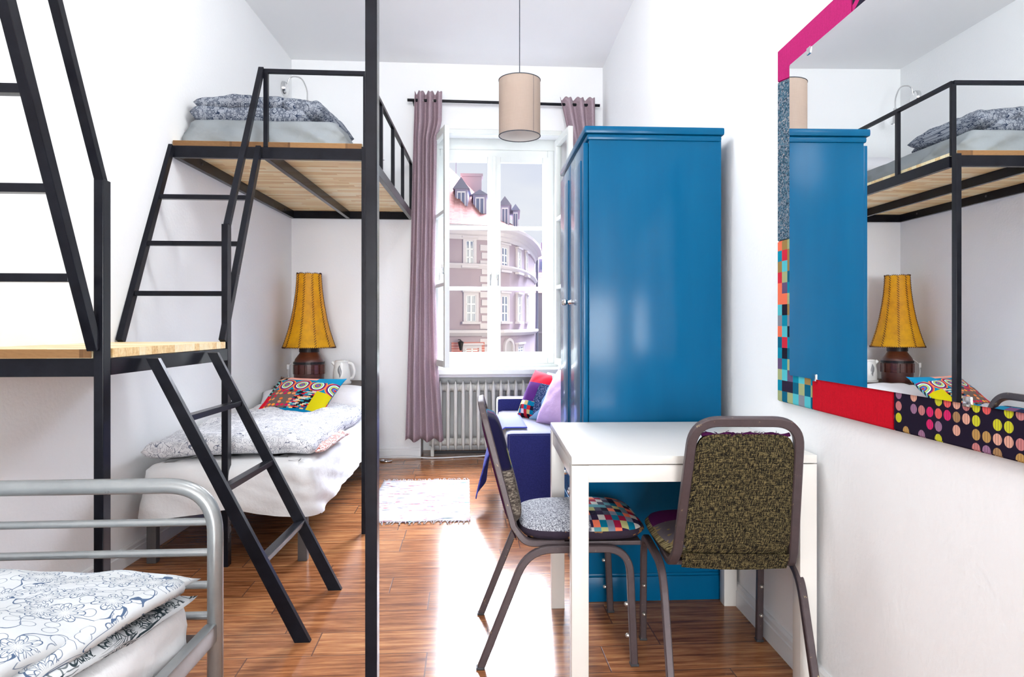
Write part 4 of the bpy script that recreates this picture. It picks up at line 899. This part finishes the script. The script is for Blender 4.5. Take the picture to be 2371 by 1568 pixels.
for z0_, z1_ in ((.318, .494), (.116, .293)):
    d = wb('drawer', WR, (-.022, -.001, .012, WL - .012, z0_, z1_))
    for yk in (.20, .57): b = MB(); b.lathe([(.012, 0), (.007, .008), (.007, .018), (.016, .028), (.016, .036), (0, .042)], 18, M=MWR @ Matrix.Translation((-.022, yk, (z0_ + z1_) / 2)) @ Matrix.Rotation(-pi / 2, 4, 'Y')); b.build('knob', M_CHROME, d, True)
# ------------------------------------------------------------------ table
TB = thing('table', 'small square white table with square legs against the wardrobe', 'table', (.70, 2.33, 0))
MT = Matrix.Translation((.316, 1.990, 0)) @ Matrix.Rotation(-.036, 4, 'Z'); TW_, TL = .752, .712
b = MB(); b.box(0, TW_, 0, TL, .715, .740, .002, MT); b.build('tabletop', M_WHITE, TB, True)
for (a, c) in ((0, 0), (TW_ - .052, 0), (0, TL - .052), (TW_ - .052, TL - .052)): b = MB(); b.box(a, a + .052, c, c + .052, 0, .712, .002, MT); b.build('leg', M_WHITE, TB, True)
b = MB(); b.box(.052, TW_ - .052, .004, .024, .66, .712, .002, MT); b.box(.052, TW_ - .052, TL - .024, TL - .004, .66, .712, .002, MT); b.box(.004, .024, .052, TL - .052, .66, .712, .002, MT); b.box(TW_ - .024, TW_ - .004, .052, TL - .052, .66, .712, .002, MT); b.build('apron', M_WHITE, TB, True)
# ------------------------------------------------------------------ chairs
def make_chair(label, seat_m, pad_m, back_m, wide=.0):
    t = thing('banquet_chair', label, 'chair')
    for s_ in (-1, 1):
        x = s_ * .208
        P = fillet([(x, .252, 0), (x, .235, .392), (x, -.105, .392), (x, -.262, 0)], .085, 8)
        b = MB(); b.sweep(P, rect(.022, .024, .003), side=(1, 0, 0)); o = b.build('leg_frame', M_CHFR, t, True)
        for z in (.10, .205): b = MB(); b.lathe([(.007, 0), (.007, .006), (.004, .010), (0, .011)], 10, M=Matrix.Translation((x, .248 - .04 * z - .011, z)) @ Matrix.Rotation(pi / 2, 4, 'X')); b.build('bolt', M_BOLT, o, True)
        for fy in (.252, -.262): b = MB(); b.box(x - .013, x + .013, fy - .014, fy + .014, 0, .008, .002); b.build('glide', M_RUB, o)
    # back frame: reclined hoop that bends under the seat
    def bp(x, z):   # point on the reclined back plane
        k = (z - .40) / .48; return V3(x, -.135 - .128 * k, z)
    P = [V3(-.180, .02, .405), V3(-.180, -.112, .405), bp(-.172, .46), bp(-.146, .865), bp(.146, .865), bp(.172, .46), V3(.180, -.112, .405), V3(.180, .02, .405)]
    Q = [P[0]] + fillet([P[0], P[1], P[2], P[3]], .06, 6)[1:-1] 
    hoop = fillet([P[2], bp(-.149, .862), bp(.149, .862), P[5]], .075, 10)
    left = fillet([P[0], P[1], P[2]], .05, 6); right = fillet([P[5], P[6], P[7]], .05, 6)
    full = left[:-1] + hoop + right[1:]
    b = MB()
    # section kept square to the path: wide face to the rear
    rings = []; n_pl = V3(0, -.966, -.258)
    for i, p in enumerate(full):
        tt = (full[min(i + 1, len(full) - 1)] - full[max(i - 1, 0)]).normalized()
        if abs(tt.x) < .3 and abs(tt.z) < .6: a = V3(1, 0, 0) * (1 if p.x < 0 else -1)
        else:
            a = tt.cross(V3(0, .966, .258))
            if a.length < .2: a = V3(1, 0, 0)
            a.normalize(); 
            if a.dot(V3(-p.x, 0, .88 - p.z - .45)) < 0: a = -a
        c_ = tt.cross(a).normalized()
        if i and c_.dot(pc_) < 0: c_ = -c_
        pc_ = c_
        rings.append([b.b.verts.new(p + a * u + c_ * v) for u, v in rect(.027, .022, .003)])
    for r0, r1 in zip(rings, rings[1:]):
        for j in range(8): b.b.faces.new((r0[j], r0[(j + 1) % 8], r1[(j + 1) % 8], r1[j]))
    b.b.faces.new(rings[0]); b.b.faces.new(rings[-1][::-1])
    b.build('back_frame', M_CHFR, t, True)
    # seat
    b = MB(); n = 30
    def sp(u, v, sg):
        a, c_ = 2 * u - 1, 2 * v - 1; k = 1
        r2 = (abs(a) ** 4.5 + abs(c_) ** 4.5) ** (1 / 4.5); m_ = max(abs(a), abs(c_))
        if r2 > 0: a, c_ = a * m_ / r2, c_ * m_ / r2
        e = m_; th = (1 - e ** 7) ** .5 if e < 1 else 0
        x = a * (.212 - .012 * (1 if c_ < 0 else 0) * abs(c_)); y = .088 + c_ * .222
        return V3(x, y, (.437 + (.026 + .022 * (1 - e * e)) * th) if sg > 0 else .437 - .030 * th)
    b.grid(n, n, lambda u, v: sp(u, v, 1)); b.grid(n, n, lambda u, v: sp(u, v, -1)); b.build('seat', seat_m, t, 'all')
    b = MB(); b.box(-.19, .19, -.10, .28, .395, .410, .003); b.build('seat_board', M_CHFR, t)
    # back pad, front and rear cloth
    def pad(sg, mm, nm, z0_, z1_, thick):
        b = MB()
        def q(u, v):
            a, c_ = 2 * u - 1, 2 * v - 1; r2 = (abs(a) ** 8 + abs(c_) ** 8) ** (1 / 8); m_ = max(abs(a), abs(c_))
            if r2 > 0: a, c_ = a * m_ / r2, c_ * m_ / r2
            z = (z0_ + z1_) / 2 + c_ * (z1_ - z0_) / 2; hw = .163 - .027 * (z - .45) / .4
            th = (1 - m_ ** 6) ** .5 if m_ < 1 else 0
            p = bp(a * hw, z); return p + V3(0, sg * (.006 + thick * th), sg * .2 * thick * th)
        b.grid(26, 26, q); return b.build(nm, mm, t, 'all')
    pad(1, pad_m, 'backrest_front', .452, .825, .040); pad(-1, back_m, 'backrest_rear', .452, .825, .014)
    b = MB(); b.grid(20, 3, lambda u, v: bp((2 * u - 1) * .158, .452 - .05 * v) + V3(0, -.012 + .01 * v, .006 * sin(u * pi) * -1 * v)); b.build('backrest_skirt', back_m, t, 'all')
    return t
ch1 = make_chair('patchwork banquet chair seen side-on at the left of the white table', M_SEATC, M_BACKC, M_PURPLE)
ch2 = make_chair('olive tweed banquet chair seen from behind at the near side of the white table', M_SEATP, M_OLIVE, M_OLIVE)
b = MB()
for k in range(46):
    x = random.uniform(-.05, .10) if k % 4 else random.uniform(-.15, .15); p = V3(x * .85, -.249, .824); q = p + V3(random.uniform(-.02, .02), random.uniform(-.01, .01), random.uniform(.0, .007)); r_ = q + V3(random.uniform(-.012, .012), 0, random.uniform(-.01, .006))
    b.tube([p, q, r_], .0009, 4)
b.tube([V3(-.125 + .25 * i / 20, -.247, .822 + .003 * sin(i * 1.3)) for i in range(21)], .006, 8)
b.build('frayed_edge', M_PURPLE, ch2, 'all')
ch1.location = (.312, 2.405, 0); ch1.rotation_euler = (0, 0, -pi / 2 - .025)
ch2.location = (.820, 2.100, 0); ch2.rotation_euler = (0, 0, radians(-5.5))
# ------------------------------------------------------------------ mirror
MR = thing('wall_mirror', 'big wall mirror in a padded patchwork cloth frame on the right wall', 'mirror', (XR(1.4) - .01, 1.4, .876))
xm = lambda y: 1.07 + .028 * (y - 2.17)
Y1, Y0 = 2.232, .35; yi1, yi0 = 2.128, .455; Z0, Z1, zi0, zi1 = .876, 2.083, .977, 1.991
def mq(pts, name, m, xo=.0, th=.018):
    b = MB(); b.poly([(xm(y) + xo, y, z) for y, z in pts], (th, 0, 0)); 
    bmesh.ops.bevel(b.b, geom=b.b.edges[:], offset=.003, segments=2, affect='EDGES'); return b.build(name, m, MR)
mq([(yi0 - .01, zi0 - .006), (yi1 + .006, zi0 - .006), (yi1 + .006, zi1 + .006), (yi0 - .01, zi1 + .006)], 'mirror_glass', M_MIRROR, -.003, .003)
mq([(1.764, zi1), (yi1, zi1), (yi1, 1.956), (Y1, 1.975), (Y1, Z1), (1.764, Z1)], 'magenta_patch', M_MAG)
mq([(.35, zi1), (1.764, zi1), (1.764, Z1), (.35, Z1)], 'ring_ornament_patch', M_ORN)
mq([(yi1, 1.956), (Y1, 1.975), (Y1, 1.425), (yi1, 1.425)], 'blue_tweed_patch', M_BGREY)
mq([(yi1, 1.425), (Y1, 1.425), (Y1, Z0), (1.987, Z0), (1.987, zi0), (yi1, zi0)], 'squares_patch', M_SQ)
mq([(1.578, zi0), (1.987, zi0), (1.987, Z0), (1.578, Z0)], 'red_patch', M_RED)
mq([(.35, zi0), (1.578, zi0), (1.578, Z0), (.35, Z0)], 'dotted_patch', M_DOTS)
mq([(.35, zi0), (yi0, zi0), (yi0, zi1), (.35, zi1)], 'dotted_patch', M_DOTS)
for y, z in ((1.965, zi0), (1.32, zi0), (2.0, zi1)): 
    b = MB(); b.box(xm(y) - .006, xm(y) + .002, y - .012, y + .012, z - .012, z + .010, .002); b.build('mirror_clip', M_CHROME, MR, True)
# ------------------------------------------------------------------ sofa
SF = thing('sofa', 'navy blue sofa beyond the wardrobe by the window', 'sofa', (.68, 4.68, 0))
b = MB(); b.box(.25, 1.13, 4.06, 5.14, .04, .36, .02); b.build('sofa_base', M_NAVY, SF, True)
b = MB(); b.box(.24, 1.0, 4.05, 5.14, .36, .482, .035); b.build('seat_cushion', M_NAVY, SF, True)
b = MB(); b.box(.255, 1.13, 4.048, 4.10, .04, .47, .02); b.build('side_panel', M_NAVY, SF, True)
b = MB(); b.box(.235, 1.13, 5.14, 5.31, .04, .575, .03); b.build('armrest', M_NAVY, SF, True)
b = MB(); b.box(.95, 1.135, 4.06, 5.14, .36, .80, .04); b.build('sofa_back', M_NAVY, SF, True)
b = MB(); pillow(b, .37, .38, .15, lean((.530, 4.68, .63), -1.0, 1.12, .05), conc=.08, p=2.6, seed=2); tag(b.build('patchwork_cushion', M_CUSH2, None, 'all'), 'purple, red and denim patchwork cushion on the navy sofa', 'cushion')
b = MB(); pillow(b, .44, .42, .15, lean((.668, 4.36, .65), -1.0, 1.05, 0), seed=5); tag(b.build('lavender_cushion', M_LAV, None, 'all'), 'lavender cushion on the navy sofa beside the wardrobe', 'cushion')
b = MB(); pillow(b, .42, .38, .11, lean((.618, 4.53, .635), -1.0, 1.08, 0), seed=8); tag(b.build('cushion', M_LBLUE, None, 'all'), 'pale blue cushion between the patchwork and lavender cushions on the navy sofa', 'cushion')
b = MB()
def tp(u, v, o):
    y = 4.16 + .62 * v; s_ = u * .60
    hang = max(0, s_ - .15); x = .40 - min(s_, .15) * 1.0 - .02; z = .492 + o
    if hang > 0: x = .225 - .20 * (1 - math.exp(-hang * 3)) * (1 - .55 * v) - .015 * sin(v * 9 + 1) * hang * 3 - o; z = .488 - hang * (.90 - .25 * v)
    return V3(x, y - .25 * hang * (1 - v), max(.02, z))
A = b.grid(30, 20, lambda u, v: tp(u, v, 0)); B = b.grid(30, 20, lambda u, v: tp(u, v, .006))
for i in range(30):
    for j in (0, 20): b.b.faces.new((A[i][j], A[i + 1][j], B[i + 1][j], B[i][j]))
for j in range(20):
    for i in (0, 30): b.b.faces.new((A[i][j], A[i][j + 1], B[i][j + 1], B[i][j]))
tag(b.build('throw_blanket', M_THROW, None, 'all'), 'blue corduroy throw hanging over the front of the navy sofa', 'blanket')
# ------------------------------------------------------------------ rug
RG = thing('rag_rug', 'pale striped rag rug with fringes on the wooden floor', 'rug', (-.29, 4.37, 0))
b = MB(); rg = lambda u, v: V3(-.60 + .62 * u + .0015 * sin(v * 70), 3.87 + 1.02 * v + .008 * sin(u * 12), 0)
A = b.grid(30, 60, lambda u, v: rg(u, v) + V3(0, 0, .008 + .002 * nz((u * 12, v * 40, 1)))); B = b.grid(30, 60, lambda u, v: rg(u, v) + V3(0, 0, .001))
for i in range(30):
    for j in (0, 60): b.b.faces.new((A[i][j], A[i + 1][j], B[i + 1][j], B[i][j]))
for j in range(60):
    for i in (0, 30): b.b.faces.new((A[i][j], A[i][j + 1], B[i][j + 1], B[i][j]))
b.build('rug_weave', M_RUG, RG, 'all')
for yy, s_ in ((3.87, -1), (4.89, 1)):
    b = MB()
    for k in range(34):
        x = -.60 + .62 * (k + .5) / 34; a = random.uniform(-.6, .6); L = random.uniform(.035, .06)
        b.tube([(x, yy, .005), (x + a * .012, yy + s_ * L * .5, .009), (x + a * .035, yy + s_ * L, .004)], .0028, 5)
    tag(b.build('fringe', M_RUG, RG, 'all'), kind='stuff')
